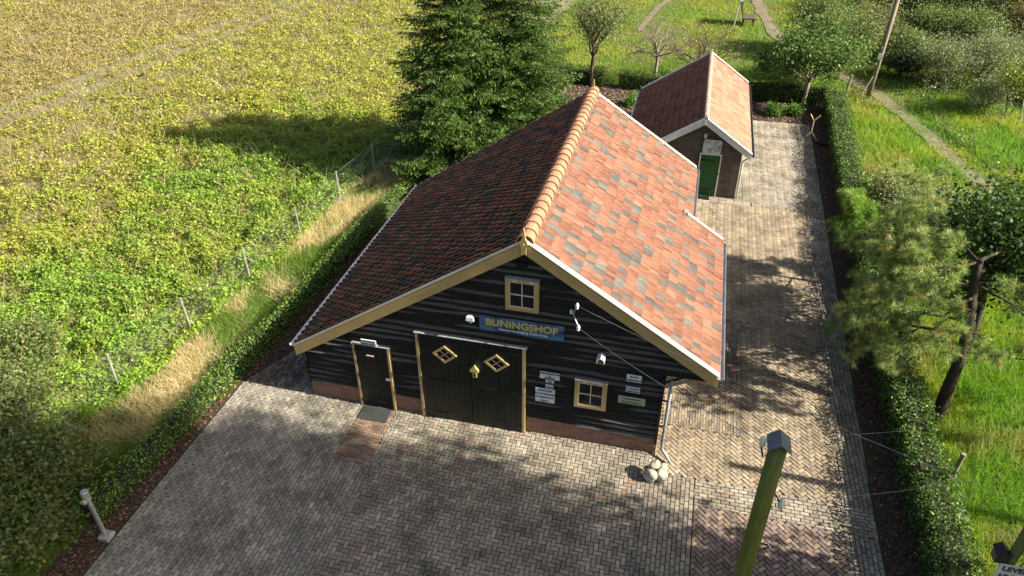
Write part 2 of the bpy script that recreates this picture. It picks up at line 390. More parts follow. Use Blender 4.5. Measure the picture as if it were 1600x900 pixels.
BEI = ((0.306, 0.263, 0.207), (0.264, 0.237, 0.188), (0.347, 0.304, 0.232), (0.297, 0.197, 0.142), (0.231, 0.2, 0.166)); BW = (6, 4, 4, .7, 2.2)
YEL = ((0.336, 0.271, 0.183), (0.303, 0.243, 0.166), (0.362, 0.299, 0.215), (0.268, 0.215, 0.154), (0.227, 0.182, 0.15)); YW = (5, 4, 3, 3, 1.4)
PUR = ((0.222, 0.162, 0.14), (0.188, 0.142, 0.129), (0.265, 0.198, 0.152), (0.308, 0.23, 0.152)); PW = (4, 4, 3, 2)
RED = ((0.322, 0.217, 0.152), (0.274, 0.184, 0.135), (0.358, 0.266, 0.187)); RW = (4, 3, 3)
CON = ((0.311, 0.276, 0.216), (0.342, 0.301, 0.239), (0.280, 0.246, 0.192)); CW = (1, 1, 1)
PAD = (1.5, -2.02, 2.42, -.03)
paving('grey_paving', [(-2.15, -9), (2.55, -9), (2.55, -.02), (-2.05, -.02)], 'stretch', R(90), cols=GREY, wts=GW, holes=(PAD,))
paving('grey_paving', [(-2.05, -.02), (-.02, -.02), (-.02, 2.2), (-1.0, 2.2)], 'stretch', R(90), cols=GREY, wts=GW)
paving('brick_paving', [(PAD[0], PAD[1]), (PAD[2], PAD[1]), (PAD[2], PAD[3]), (PAD[0], PAD[3])], 'stretch', 0, L=.2, W=.065, gap=.01, cols=RED, wts=RW)
paving('courtyard_paving', [(2.55, -9), (8.85, -9), (8.85, -.02), (2.55, -.02)], 'herring', 0, cols=BEI, wts=BW)
paving('courtyard_paving', [(8.85, -9), (10.02, -9), (10.02, -.62), (8.85, -.62)], 'stretch', R(90), cols=BEI, wts=(6, 4, 4, .4, 2))
paving('driveway_paving', [(10.02, -1.36), (13.9, -1.36), (13.9, -.62), (10.02, -.62)], 'stretch', R(0), cols=BEI, wts=(4, 3, 6, .2, 1))
paving('driveway_paving', [(10.02, -9), (13.2, -9), (13.2, -1.36), (10.02, -1.36)], 'herring', R(45), cols=PUR, wts=PW, org=(10, 0))
paving('driveway_paving', [(13.2, -9), (13.9, -9), (13.9, -1.36), (13.2, -1.36)], 'stretch', R(90), cols=BEI, wts=BW)
paving('courtyard_paving', [(8.85, -.62), (9.03, -.62), (9.05, -.02), (8.85, -.02)], 'stretch', R(90), cols=BEI, wts=BW)
HG = (9.12, 1.05, 11.05, 2.3); HG2 = (10.35, 3.0, 10.95, 5.2)
paving('driveway_paving', [(9.03, -.62), (13.25, -.62), (13.525, 13.6), (9.05, 13.6)], 'herring', R(45), cols=YEL, wts=YW, org=(9, 0), holes=(HG, HG2))
paving('brick_paving', [(9.12, 1.05), (11.05, 1.05), (11.05, 2.3), (9.12, 2.3)], 'stretch', R(90), L=.21, W=.068, gap=.008, tilt=.01, cols=YEL+((.2, .17, .16),), wts=(3, 3, 3, 3, 2, 2))
paving('brick_paving', [(10.35, 3.0), (10.95, 3.0), (10.95, 5.2), (10.35, 5.2)], 'stretch', R(90), L=.21, W=.068, gap=.008, tilt=.01, cols=PUR, wts=PW)
paving('driveway_paving', [(13.25, -.62), (13.9, -.62), (14.35, 22.6), (13.7, 22.6)], 'stretch', R(91.1), cols=GREY+YEL, wts=(4, 3, 2, 2, 2, 2, 2, 1, 1))
paving('driveway_paving', [(11.55, 13.6), (13.525, 13.6), (13.7, 22.6), (11.75, 22.6)], 'herring', R(45), cols=((.30, .265, .205), (.27, .24, .195), (.33, .29, .225)), wts=(1, 1, 1), org=(11, 0), gap=.007, tilt=.006)
paving('tile_paving', [(10.9, 13.6), (11.55, 13.6), (11.75, 22.6), (10.9, 22.6)], 'stretch', R(90), L=.4, W=.3, gap=.012, cols=CON, wts=CW, org=(10.9, 0), tilt=.006)
paving('tile_paving', [(9.05, 13.6), (10.9, 13.6), (10.9, 14.1), (9.05, 14.1)], 'stretch', R(90), L=.4, W=.3, gap=.012, cols=CON, wts=CW, org=(10.9, 0), tilt=.006)

# ------------------------------------------------------------------ barn
HR, XR, SL = 5.60, 5.80, .651
XL, XE, X2, L1, LB, OV, WB = -.14, 10.14, 9.20, 5.76, 9.0, .12, 9.01
def roofz(x): return HR-SL*abs(x-XR)
barn = thing('barn', 'large black boarded barn with ochre bargeboards and a two toned pantile roof', 'barn', (4.5, 4.5, 0))

def boards(z0=.5, step=.166):
    V = []; F = []; TT = []
    z = z0; k = 0
    while z < 5.5:
        xa = max(0.0, (z-.11-HR)/SL+XR+.0) if z+step > 1.6 else 0.0
        xa = 0.0
        xs = np.arange(81)*.1251; off = random.random()*90
        joints = sorted(random.uniform(.5, 9.5) for _ in range(2))
        cols = []
        for x in xs:
            top = min(z+step+.03, roofz(x)-.09)
            rgt = WB if z < 2.42 else 10.05
            if x > rgt+.001: top = -1
            n1 = float(noise2(x, k*7.7, 1.1, off)); n2 = float(noise2(x, k*3.1, 3.0, off+9))
            bot = z+(.035*(n1-.5)+.014*(n2-.5)); flare = .010+.05*float(sstep(.30, .62, noise2(x, k*5.3, .75, off+4)))*(.6+.8*float(noise2(x, k*2.3, 4, off)))
            j = sum(x > q for q in joints)*.006
            cols.append((x, bot, top, flare, j))
        for (xa_, b0, t0, f0, j0), (xb_, b1, t1, f1, j1) in zip(cols[:-1], cols[1:]):
            if (t0 <= b0+.005 and t1 <= b1+.005) or xb_ > (WB if z < 2.42 else 10.05): continue
            t0 = max(t0, b0+.002); t1 = max(t1, b1+.002)
            def band(pa, pb, c0, c1):
                n = len(V); V.extend([pa[0], pa[1], pb[1], pb[0]]); F.append((n, n+1, n+2, n+3)); TT.extend([(c0,)*3, (c0,)*3, (c1,)*3, (c1,)*3])
            P_ = []
            for x, b, t, f, j in ((xa_, b0, t0, f0, j0), (xb_, b1, t1, f1, j1)):
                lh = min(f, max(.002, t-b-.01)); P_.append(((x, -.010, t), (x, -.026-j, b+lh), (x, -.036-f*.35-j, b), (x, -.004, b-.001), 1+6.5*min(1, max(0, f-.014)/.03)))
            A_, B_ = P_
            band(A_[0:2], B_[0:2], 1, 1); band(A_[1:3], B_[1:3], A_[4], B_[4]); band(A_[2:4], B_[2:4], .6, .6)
        z += step*random.uniform(.93, 1.07); k += 1
    me = bpy.data.meshes.new('siding'); me.from_pydata(V, [], F)
    at = me.attributes.new('tint', 'FLOAT_COLOR', 'POINT'); at.data.foreach_set('color', np.c_[np.array(TT), np.ones(len(TT))].ravel().astype(np.float32))
    return put('siding', me, M['siding'], barn)
boards()
mb = MB()   # wall core behind the boards, full gable outline and side walls
mb.prism([(0, 0, .5), (WB, 0, .5), (WB, 0, 2.45), (10.02, 0, 2.45), (10.02, 0, roofz(10.02)-.12), (XR, 0, HR-.12), (0, 0, roofz(0)-.12)], (0, .1, 0))
mb.box((0, .1, .5), (.1, LB, roofz(0)-.13)); mb.box((WB-.1, .1, .5), (WB, LB, roofz(WB)-.13))
mb.prism([(0, LB-.1, .5), (WB, LB-.1, .5), (WB, LB-.1, roofz(WB)-.12), (XR, LB-.1, HR-.12), (0, LB-.1, roofz(0)-.12)], (0, .1, 0))
mb.build('wall', M['siding'], barn)
mb = MB(); mb.box((.03, -.02, -.05), (WB-.03, .1, .5)); mb.box((.03, .1, -.05), (.1, LB, .5)); mb.box((WB-.1, .1, -.05), (WB-.03, LB, .5)); mb.box((.1, LB-.1, -.05), (WB-.1, LB, .5))
mb.build('plinth', M['brick'], barn)
for q0, q1 in (((-.035, -.085, .42), (.02, .05, 1.7)), ((WB-.03, -.085, .35), (WB+.03, .05, 2.44))):
    mb = MB(); mb.box(q0, q1); mb.build('corner_board', M['black'], barn)
# canopy timbers under the wide part of the right slope
mb = MB(); mb.box((9.93, .1, 2.30), (10.03, L1-.1, 2.42)); 
for y in (.35, 2.9, 5.4): mb.prism([(9.02, y, 1.75), (9.02, y, 1.9), (9.95, y, 2.42), (9.95, y, 2.28)], (0, .1, 0)); mb.box((9.02, y, 2.30), (9.93, y+.1, 2.40))
mb.build('bracket', M['timber'], barn)

def tiles(name, x0, x1, ya, yb, side, mat, palette, wts, wave, tw=.205, ex=.275, holes=None, colfn=None):
    """pantiles on a slope running from ridge x0 to eave x1"""
    V = []; F = []; T = []
    slen = abs(x1-x0)*math.hypot(1, SL); rows = int(round(slen/ex)); ex = slen/rows; n = int(round((yb-ya)/tw)); tw = (yb-ya)/n
    cs = 1/math.hypot(1, SL); sn = SL*cs
    pal = [np.array(p) for p in palette]; NC = 15 if wave > .05 else 7
    P = lambda s, y, h: (x0+side*(s*cs+h*sn), y, roofz(x0)-s*sn+h*cs-.055)
    for r in range(rows):
        for c in range(n):
            y = ya+c*tw; s1 = (r+1)*ex+random.gauss(0, .005); s0 = r*ex-.05
            ym = y+tw/2
            if holes and holes((r+.5)*ex, ym): continue
            jt = random.gauss(0, .004); sk = random.gauss(0, .004); k = len(V)
            for row, (s, h) in enumerate(((s0, .002), (s1, .028 if wave < .05 else .045), (s1-.002, .004))):
                for i in range(NC):
                    u = i/(NC-1); yy = y+u*(tw+.012)+sk*(row > 0)
                    hh = h+jt+(wave*(.5+.5*math.sin(2*math.pi*(u-.08))) if wave < .04 else wave*math.exp(-((u-.22)/.19)**2))*(1 if row < 2 else .9)
                    V.append(P(s, yy, hh))
            for row in (0, 1):
                for i in range(NC-1): F.append((k+row*NC+i, k+row*NC+NC+i, k+row*NC+NC+i+1, k+row*NC+i+1))
            col = random.choices(pal, wts)[0]*random.uniform(.9, 1.1)
            if colfn: col = colfn(col, (r+.5)*ex, ym)
            if wave > .05:                                        # shade painted into the tint: dark pans and roll feet, bright roll tops
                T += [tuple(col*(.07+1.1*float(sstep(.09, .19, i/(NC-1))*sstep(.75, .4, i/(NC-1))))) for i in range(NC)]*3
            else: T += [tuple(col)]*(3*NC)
    me = bpy.data.meshes.new(name); me.from_pydata(V, [], F)
    at = me.attributes.new('tint', 'FLOAT_COLOR', 'POINT'); at.data.foreach_set('color', np.c_[np.array(T), np.ones(len(T))].ravel().astype(np.float32))
    me.polygons.foreach_set('use_smooth', [True]*len(me.polygons))
    return me
NEWP = ((0.202, 0.09, 0.055), (0.216, 0.104, 0.063), (0.175, 0.074, 0.045), (0.227, 0.124, 0.08), (0.085, 0.083, 0.075), (0.122, 0.118, 0.103)); NWT = (6, 5, 4, 1.6, 2.6, 1.8)
OLDP = ((.42, .14, .085), (.28, .11, .075), (.52, .21, .12), (.10, .095, .10), (.17, .15, .075), (.55, .26, .12)); OWT = (4, 3.5, 2, 1.6, 1.6, .35)
me = tiles('roof_slope', XR, XE, -OV, LB+.12, 1, None, NEWP, NWT, .036, holes=lambda s, y: y > L1 and s > (X2-XR)*math.hypot(1, SL))
o = put('roof_slope', me, M['tile_new'], barn); o['label'] = 'sunlit orange slope flecked with grey tiles'
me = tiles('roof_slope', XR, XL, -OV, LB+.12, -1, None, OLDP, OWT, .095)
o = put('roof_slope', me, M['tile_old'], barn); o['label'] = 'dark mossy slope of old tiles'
mb = MB()   # roof deck under the tiles
def slab(xa, xb, ya, yb, t=.04, dz=-.085):
    za, zb = roofz(xa)+dz, roofz(xb)+dz
    mb.prism([(xa, ya, za), (xb, ya, zb), (xb, ya, zb-t), (xa, ya, za-t)], (0, yb-ya, 0))
slab(XL+.03, XR, -OV+.03, LB+.09); slab(XR, XE-.03, -OV+.03, L1-.02); slab(XR+.0, X2-.03, L1-.02, LB+.09)
mb.build('roof_deck', M['timber'], barn)
mb = MB(); y = -OV-.02; prev = None
while y < LB+.1:      # overlapping half round ridge tiles
    ln = .36; z0 = HR-.045
    for k, (ya, yb, ra, rb) in enumerate(((y, y+ln, .185, .15),)):
        vs = []; n = 9
        for yy, r in ((ya, ra), (yb, rb)):
            for i in range(n):
                q = math.pi*(i/(n-1)); vs.append((XR+math.cos(q)*r*1.08, yy, z0-.02+math.sin(q)*r+random.gauss(0, .001)))
        for i in range(n):
            q = math.pi*(i/(n-1)); vs.append((XR+math.cos(q)*(ra-.022)*1.08, ya, z0-.02+math.sin(q)*(ra-.022)))
        fs = [(i, i+1, n+i+1, n+i) for i in range(n-1)]+[(2*n+i, 2*n+i+1, i+1, i) for i in range(n-1)]
        mb.add(vs, fs)
    y += .325
mb.build('ridge_tiles', M['ridge'], barn, smooth=False, fixn=False)

def rake(mbx, xa, xb, y, d, top, bot):
    za, zb = roofz(xa), roofz(xb)
    mbx.prism([(xa, y, za+top), (xb, y, zb+top), (xb, y, zb+bot), (xa, y, za+bot)], (0, d, 0))
for xe, nm in ((XL-.02, 'left'), (XE+.0, 'right')):
    mb = MB(); rake(mb, XR, xe, -OV-.045, .04, -.02, -.33)
    rake(mb, XR, xe, -OV-.065, .02, -.05, -.13); mb.build('bargeboard', M['ochre'], barn)
    mb = MB(); rake(mb, XR, xe, -OV-.085, .15 if nm == 'right' else .085, .03, .0); mb.build('verge_trim', M['cream'], barn)
for xe in (XL-.02, X2):
    mb = MB(); rake(mb, XR, xe, LB+.125, .04, -.02, -.28); mb.build('bargeboard', M['ochre'], barn)
    mb = MB(); rake(mb, XR, xe, LB+.04, .14, .035, .0); mb.build('verge_trim', M['cream'], barn)
mb = MB(); rake(mb, X2-.14, XE, L1-.02, .12, .045, -.2); mb.build('verge_trim', M['cream'], barn)
mb = MB(); mb.box((X2-.22, L1-.06, roofz(X2-.14)-.05), (X2-.1, L1+.14, roofz(X2-.14)+.085)); mb.build('lead_flashing', M['lead'], barn)
def finial(y):
    x, z = XR, HR-.28
    prof = [(-.05, 0), (.05, 0), (.06, .16), (.095, .24), (.06, .33), (.035, .38), (.014, .56), (0, .62), (-.014, .56), (-.035, .38), (-.06, .33), (-.095, .24), (-.06, .16)]
    mb = MB(); mb.prism([(x+a, y, z+b*1.0) for a, b in prof], (0, .045, 0)); o = mb.build('finial', M['ochre'], barn)
    m2 = MB(); m2.lathe([(.0, -.012), (.014, -.012), (.014, .0)], (x, y, z+.24), 8, 'y'); m2.build('rosette', M['cream'], o)
finial(-OV-.135); finial(LB+.175)
def gutter(x, z, ya, yb, side, mat, r=.065):
    vs = []; n = 7; fs = []
    for y in (ya, yb):
        for i in range(n):
            q = math.pi+math.pi*i/(n-1); vs.append((x+math.cos(q)*r, y, z+math.sin(q)*r))
        for i in range(n):
            q = 2*math.pi-math.pi*i/(n-1); vs.append((x+math.cos(q)*(r-.008), y, z+.002+math.sin(q)*(r-.008)))
    m = 2*n
    fs = [(i, (i+1) % m, m+(i+1) % m, m+i) for i in range(m)]+[tuple(range(n)), tuple(range(m, m+n))]
    mb = MB(); mb.add(vs, fs); return mb
gutter(XL-.115, roofz(XL)-.02, -OV-.03, LB+.12, -1, None, .05).build('gutter', M['white'], barn)
gutter(XE+.06, roofz(XE)-.07, -OV-.03, L1, 1, None, .06).build('gutter', M['zinc'], barn)
gutter(X2+.06, roofz(X2)-.07, L1+.1, LB+.12, 1, None, .06).build('gutter', M['zinc'], barn)
mb = MB(); mb.tube([(9.17, -.02, 2.35), (9.17, -.02, .26), (9.19, -.05, .18), (9.42, -.32, .07)], .038, 10)
o = mb.build('downspout', surf('old_zinc', (.27, .28, .29), .5, var=.3, scale=6, metal=.4), barn, True)
for z in (.9, 1.7):
    mb = MB(); mb.box((9.03, -.035, z), (9.225, -.0, z+.03)); mb.build('clamp', M['iron'], o)

# windows and doors on the gable
def window(x0, x1, z0, z1):
    fr = MB(); t = .085
    fr.box((x0, -.125, z0), (x0+t, -.02, z1), bev=.004); fr.box((x1-t, -.125, z0), (x1, -.02, z1), bev=.004)
    fr.box((x0+t, -.124, z0), (x1-t, -.02, z0+t), bev=.004); fr.box((x0+t, -.124, z1-t), (x1-t, -.02, z1), bev=.004)
    o = fr.build('window', M['ochre'], barn)
    a, b, c, d = x0+t, x1-t, z0+t, z1-t; s = MB(); q = .022
    for e, f in (((a, c), (a+q, d)), ((b-q, c), (b, d)), (((a+b)/2-q/2, c+q), ((a+b)/2+q/2, d-q))): s.box((e[0], -.112, e[1]), (f[0], -.06, f[1]))
    s.box((a+q, -.110, c), (b-q, -.06, c+q)); s.box((a+q, -.110, d-q), (b-q, -.06, d)); s.box((a+q, -.110, (c+d)/2-q/2), (b-q, -.06, (c+d)/2+q/2))
    s.build('glazing_bar', M['sash'], o)
    g = MB(); g.box((a, -.085, c), (b, -.078, d)); g.build('pane', M['glass'], o)
    l = MB(); l.box((x0-.01, -.145, z1+.001), (x1+.01, -.02, z1+.014)); l.build('flashing', M['lead'], o)
    for x in (x0+.18, x1-.2):
        h = MB(); h.box((x, -.138, z1-.055), (x+.09, -.126, z1-.03)); h.build('hinge', M['white'], o)
window(5.36, 6.11, 3.75, 4.59); window(7.01, 7.76, 1.18, 2.03)

def hinge_straps(parent, specs):
    for (xa, xb, z) in specs:
        m = MB(); d = 1 if xb > xa else -1
        m.box((min(xa, xb), -.128, z-.018), (max(xa, xb), -.118, z+.018)); m.lathe([(.02, -.04), (.02, .04)], (xa, -.125, z), 8, 'z')
        for i in range(5): m.box((xa+d*(.1+i*.16)-.008, -.134, z-.008), (xa+d*(.1+i*.16)+.008, -.127, z+.008))
        m.build('hinge', M['iron'], parent)
def plank_door(name, x0, x1, z0, z1, y=-.115, pl=.13):
    m = MB(); n = max(2, round((x1-x0)/pl)); p = (x1-x0)/n
    for i in range(n): m.box((x0+i*p+.002, y+random.uniform(-.002, .002), z0), (x0+(i+1)*p-.002, -.03, z1), bev=.006)
    return m.build(name, M['black'], barn)
# small door
d = plank_door('door', 1.49, 2.34, .03, 2.03); hinge_straps(d, ((1.49, 2.2, 1.86), (1.49, 2.34, 1.06), (1.49, 2.2, .22)))
m = MB(); m.box((2.22, -.135, 1.0), (2.36, -.117, 1.09)); m.box((2.25, -.16, 1.03), (2.29, -.135, 1.06)); m.build('latch', M['galv'], d)
for x in (1.43, 2.345):
    m = MB(); m.box((x, -.125, 0), (x+.058, -.02, 2.05), bev=.004); m.build('door_jamb', M['ochre'], barn)
m = MB(); m.box((1.41, -.138, 2.052), (2.42, -.02, 2.064)); m.build('flashing', M['lead'], barn)
# double doors with a diamond window each
for x0, x1, cx, cz, hs in ((3.21, 4.475, 3.845, 2.165, 1), (4.485, 5.745, 5.125, 2.145, -1)):
    d = plank_door('double_door', x0, x1, .03, 2.67, pl=.14)
    xa = x0 if hs > 0 else x1
    hinge_straps(d, ((xa, xa+hs*.95, 2.5), (xa, xa+hs*.95, 1.3), (xa, xa+hs*.95, .22)))
    W_, H_, t = .31, .27, .055
    f = MB(); oc = [(cx-W_, cz), (cx, cz-H_), (cx+W_, cz), (cx, cz+H_)]; k = 1-t*1.5/W_
    ic = [(cx+(a-cx)*k, cz+(b-cz)*k) for a, b in oc]
    for i in range(4):
        j = (i+1) % 4; f.prism([(oc[i][0], -.145, oc[i][1]), (oc[j][0], -.145, oc[j][1]), (ic[j][0], -.145, ic[j][1]), (ic[i][0], -.145, ic[i][1])], (0, .03, 0))
    for i in (0, 1):
        a = ((ic[i][0]+ic[i+1][0])/2, (ic[i][1]+ic[i+1][1])/2); b = ((ic[(i+2) % 4][0]+ic[(i+3) % 4][0])/2, (ic[(i+2) % 4][1]+ic[(i+3) % 4][1])/2)
        f.tube([(a[0], -.132+.002*i, a[1]), (b[0], -.132+.002*i, b[1])], .013, 4)
    wnd = f.build('diamond_window', M['ochre'], d)
    g = MB(); g.prism([(a, -.124, b) for a, b in ic], (0, .004, 0)); g.build('pane', M['glass'], wnd)
for x in (3.13, 5.75):
    m = MB(); m.box((x, -.125, 0), (x+.07, -.02, 2.69), bev=.004); m.build('door_jamb', M['ochre'], barn)
m = MB(); m.box((3.1, -.138, 2.695), (5.86, -.02, 2.708)); m.build('flashing', M['lead'], barn)
m = MB(); m.box((5.6, -.06, 4.86), (5.85, -.03, 5.0)); 
for i in range(4): m.box((5.6, -.075, 4.87+i*.035), (5.85, -.06, 4.885+i*.035))
m.build('vent', M['black'], barn)

# ------------------------------------------------------------------ things fixed to the barn
def text(parent, s, x, z, y, size, mat, align='CENTER', off=.0, ext=.003, sp=1.0):
    cu = bpy.data.curves.new('lettering', 'FONT'); cu.body = s; cu.size = size; cu.align_x = align; cu.align_y = 'CENTER'; cu.offset = off; cu.extrude = ext; cu.space_character = sp
    tmp = bpy.data.objects.new('lettering', cu); me = bpy.data.meshes.new_from_object(tmp); bpy.data.objects.remove(tmp); bpy.data.curves.remove(cu)
    me.materials.clear(); me.materials.append(mat); o = bpy.data.objects.new('lettering', me); COL.objects.link(o)
    o.parent = parent; o.location = Vector((x, y, z))-Vector(parent.location); o.rotation_euler = (R(90), 0, 0); return o
def plate(name, label, cat, x0, x1, z0, z1, mat, lines, ink, size, group=None, y=-.105):
    t = thing(name, label, cat, ((x0+x1)/2, y, (z0+z1)/2), group)
    m = MB(); m.box((x0, y, z0), (x1, y+.03, z1), bev=.004); m.build('panel', mat, t)
    n = len(lines)
    for i, s in enumerate(lines):
        zz = z1-(z1-z0)*(i+.5)/n; text(t, s, (x0+x1)/2, zz, y-.004, size, ink, off=.002)
    return t
sg = thing('name_sign', 'long blue landscape picture sign with gold barn name above the double doors', 'sign', (5.72, -.1, 3.28))
m = MB(); m.box((4.74, -.105, 3.06), (6.70, -.07, 3.47), bev=.003); m.build('panel', M['signart'], sg)
text(sg, 'BUNINGSHOF', 5.72, 3.315, -.11, .262, M['gold'], off=.008, ext=.005, sp=1.02)
text(sg, 'Natuurvereniging Zuidwolde', 5.76, 3.155, -.11, .098, M['plate'], off=.002)
m = MB(); m.prism([(4.86, -.11, 3.16), (5.0, -.11, 3.20), (5.12, -.11, 3.27), (5.08, -.11, 3.19), (4.98, -.11, 3.13)], (0, .004, 0)); m.build('bird_picture', surf('bird_brown', (.35, .16, .06)), sg)
G = 'notice plates on the barn gable'
plate('notice_plate', 'small pale notice plate above the small black door', 'notice', 1.70, 2.09, 2.085, 2.24, M['plate'], ['NATUURVERENIGING', 'VERBODEN TOEGANG'], M['ink'], .04, G, -.14)
plate('door_sticker', 'tiny white and red sticker high on the small black door', 'notice', 1.79, 1.97, 1.70, 1.75, M['plate'], ['VERBODEN'], M['red'], .042, G, -.135)
plate('notice_plate', 'wide white plate with two lines, topmost beside the double doors', 'notice', 6.17, 6.64, 1.885, 2.085, M['plate'], ['BEZOEKERSCENTRUM', 'EN', 'EXPOSITIE'], M['ink'], .052, G)
plate('notice_plate', 'tiny bluish plate, upper of the two between the larger left plates', 'notice', 6.31, 6.51, 1.775, 1.85, M['plate'], ['OPEN'], M['ink'], .045, G)
plate('notice_plate', 'tiny bluish plate touching the top of the large square notice', 'notice', 6.31, 6.50, 1.61, 1.70, M['plate'], ['WELKOM'], M['ink'], .042, G)
plate('notice_plate', 'large square notice with four lines right of the double doors', 'notice', 6.07, 6.54, 1.14, 1.565, M['plate'], ['HOUDT DEZE', 'PLAATS PROPER EN', 'IN GOEDE STAAT', 'DANK U'], M['ink'], .056, G)
plate('notice_plate', 'white plate with bold lower line, topmost right of the lower window', 'notice', 8.17, 8.51, 2.20, 2.40, M['plate'], ['BUURT', 'VERENIGING'], M['ink'], .06, G)
plate('notice_plate', 'narrow white plate in the middle right of the lower window', 'notice', 8.18, 8.50, 1.88, 2.04, M['plate'], ['PLAATSELIJK', 'VERENIGING'], M['ink'], .05, G)
plate('notice_plate', 'wide greenish lichened plate, lowest right of the lower window', 'notice', 8.03, 8.65, 1.52, 1.73, M['plategreen'], ['HET BETREDEN VAN DIT', 'TERREIN IS OP EIGEN RISICO'], M['ink'], .036, G)
t = thing('wall_ornament', 'round white ribbed shell lamp left of the blue name sign', 'lamp', (4.53, -.1, 3.34))
m = MB()
for i in range(7):
    a = R(-60+20*i); m.tube([(4.53+.015*math.sin(a), -.11, 3.24), (4.53+.10*math.sin(a), -.16, 3.32), (4.53+.085*math.sin(a), -.15, 3.40), (4.53+.03*math.sin(a), -.10, 3.44)], [.012, .02, .02, .012], 6)
m.lathe([(.02, .0), (.095, -.03), (.07, -.055), (.02, -.06)], (4.53, -.08, 3.345), 14, 'y'); m.build('shell', M['white'], t)
m = MB(); m.box((4.5, -.09, 3.19), (4.56, -.05, 3.26)); m.build('bracket', M['white'], t)
t = thing('nest_box', 'little gabled ochre box at the meeting edge of the double doors', 'box', (4.58, -.15, 1.75))
m = MB(); m.box((4.53, -.17, 1.62), (4.64, -.12, 1.76)); m.build('body', M['ochre'], t)
m = MB(); m.prism([(4.48, -.19, 1.80), (4.69, -.19, 1.80), (4.69, -.19, 1.86), (4.585, -.19, 2.0), (4.48, -.19, 1.86)], (0, .07, 0)); m.build('roof', M['gold'], t)
m = MB(); m.box((4.56, -.175, 1.66), (4.61, -.168, 1.72)); m.build('slot', M['black'], t)
t = thing('floodlight', 'white hooded lamp box on the boards above the lower window', 'lamp', (7.57, -.1, 2.8))
m = MB(); m.prism([(7.48, -.30, 2.74), (7.48, -.30, 2.84), (7.57, -.30, 2.90), (7.66, -.30, 2.84), (7.66, -.30, 2.74), (7.64, -.30, 2.74), (7.64, -.30, 2.83), (7.57, -.30, 2.875), (7.50, -.30, 2.83), (7.50, -.30, 2.74)], (0, .22, 0)); m.build('hood', M['white'], t)
m = MB(); m.box((7.51, -.27, 2.70), (7.63, -.10, 2.80), bev=.01); m.build('lamp_body', surf('brown_lamp', (.22, .12, .09), .5), t)
t = thing('insulator_bracket', 'white ceramic wire insulators on a steel bracket high on the barn boards', 'insulator', (6.9, -.1, 3.9))
m = MB(); m.tube([(6.98, -.28, 4.16), (6.88, -.10, 3.93), (6.9, -.06, 3.86)], .016, 6); m.tube([(6.86, -.08, 3.9), (7.02, -.25, 3.68)], .014, 6); m.build('bracket', M['galv'], t)
def insul(p, parent, s=1.0):
    m = MB(); m.lathe([(.0, -.07*s), (.035*s, -.07*s), (.04*s, -.03*s), (.03*s, -.02*s), (.045*s, .0), (.045*s, .03*s), (.025*s, .045*s), (.03*s, .07*s), (.0, .075*s)], p, 12); return m.build('insulator', M['ceramic'], parent, True)
insul((6.98, -.28, 4.22), t); insul((7.03, -.27, 3.64), t); insul((6.84, -.14, 3.95), t, .8)

m = MB(); m.box((1.52, -.62, .0), (2.30, -.14, .022), bev=.006); tag(m.build('door_mat', M['mat']), 'dark speckled mat before the small black door', 'mat')
def boulder(cx, cy, cz, a, b, c, seed, mbx):
    import bmesh
    bm = bmesh.new(); bmesh.ops.create_icosphere(bm, subdivisions=3, radius=1); r = np.random.default_rng(seed); ph = r.random(9)*6
    for v in bm.verts:
        p = v.co; k = 1+.16*math.sin(2.3*p.x+ph[0])*math.cos(2.6*p.y+ph[1])+.12*math.sin(3.7*p.z+ph[2]+1.9*p.x)+.05*math.sin(7*p.x+ph[4])*math.sin(6*p.z+ph[5])+.04*math.sin(6*p.y+ph[3]+4*p.x)
        v.co = Vector((cx+p.x*a*k, cy+p.y*b*k, cz+p.z*c*k))
    bm.verts.ensure_lookup_table(); mbx.add([v.co[:] for v in bm.verts], [[v.index for v in f.verts] for f in bm.faces]); bm.free()
for i, (x, y, z, a, b, c, lb) in enumerate(((8.98, -.86, .14, .17, .15, .15, 'largest round boulder, front left of the heap at the barn corner'), (9.24, -.82, .12, .15, .14, .13, 'boulder at the front right of the heap by the barn corner'),
        (9.22, -.56, .12, .15, .14, .13, 'boulder at the back right of the heap nearest the downspout'), (9.06, -.68, .32, .12, .12, .10, 'pale boulder resting on top of the heap at the barn corner'))):
    m = MB(); boulder(x, y, z, a, b, c, i+3, m); tag(m.build('boulder', M['stone'], None, True), lb, 'boulder', 'heap of boulders at the barn corner')

# ------------------------------------------------------------------ brick shed
SR, SXR = 3.20, 9.40; SXE, SZE, SXL, SZL = 11.22, 1.95, 6.38, 1.28; SY0, SY1 = 13.92, 22.1
def sz(x): return SR-(SR-SZE)/(SXE-SXR)*(x-SXR) if x > SXR else SR-(SR-SZL)/(SXR-SXL)*(SXR-x)
shed = thing('shed', 'small dark brick outbuilding with white bargeboards and red tiled roof', 'shed', (9, 18, 0))
m = MB(); wl, wr = 6.65, 10.9; a, b = 14.1, 21.95
m.prism([(wl, a, -.05), (wr, a, -.05), (wr, a, sz(wr)-.1), (SXR, a, SR-.1), (wl, a, sz(wl)-.1)], (0, .12, 0))
m.prism([(wl, b-.12, -.05), (wr, b-.12, -.05), (wr, b-.12, sz(wr)-.1), (SXR, b-.12, SR-.1), (wl, b-.12, sz(wl)-.1)], (0, .12, 0))
m.box((wl, a+.12, -.05), (wl+.12, b-.12, sz(wl)-.1)); m.box((wr-.12, a+.12, -.05), (wr, b-.12, sz(wr)-.1)); m.build('wall', M['brickdark'], shed)
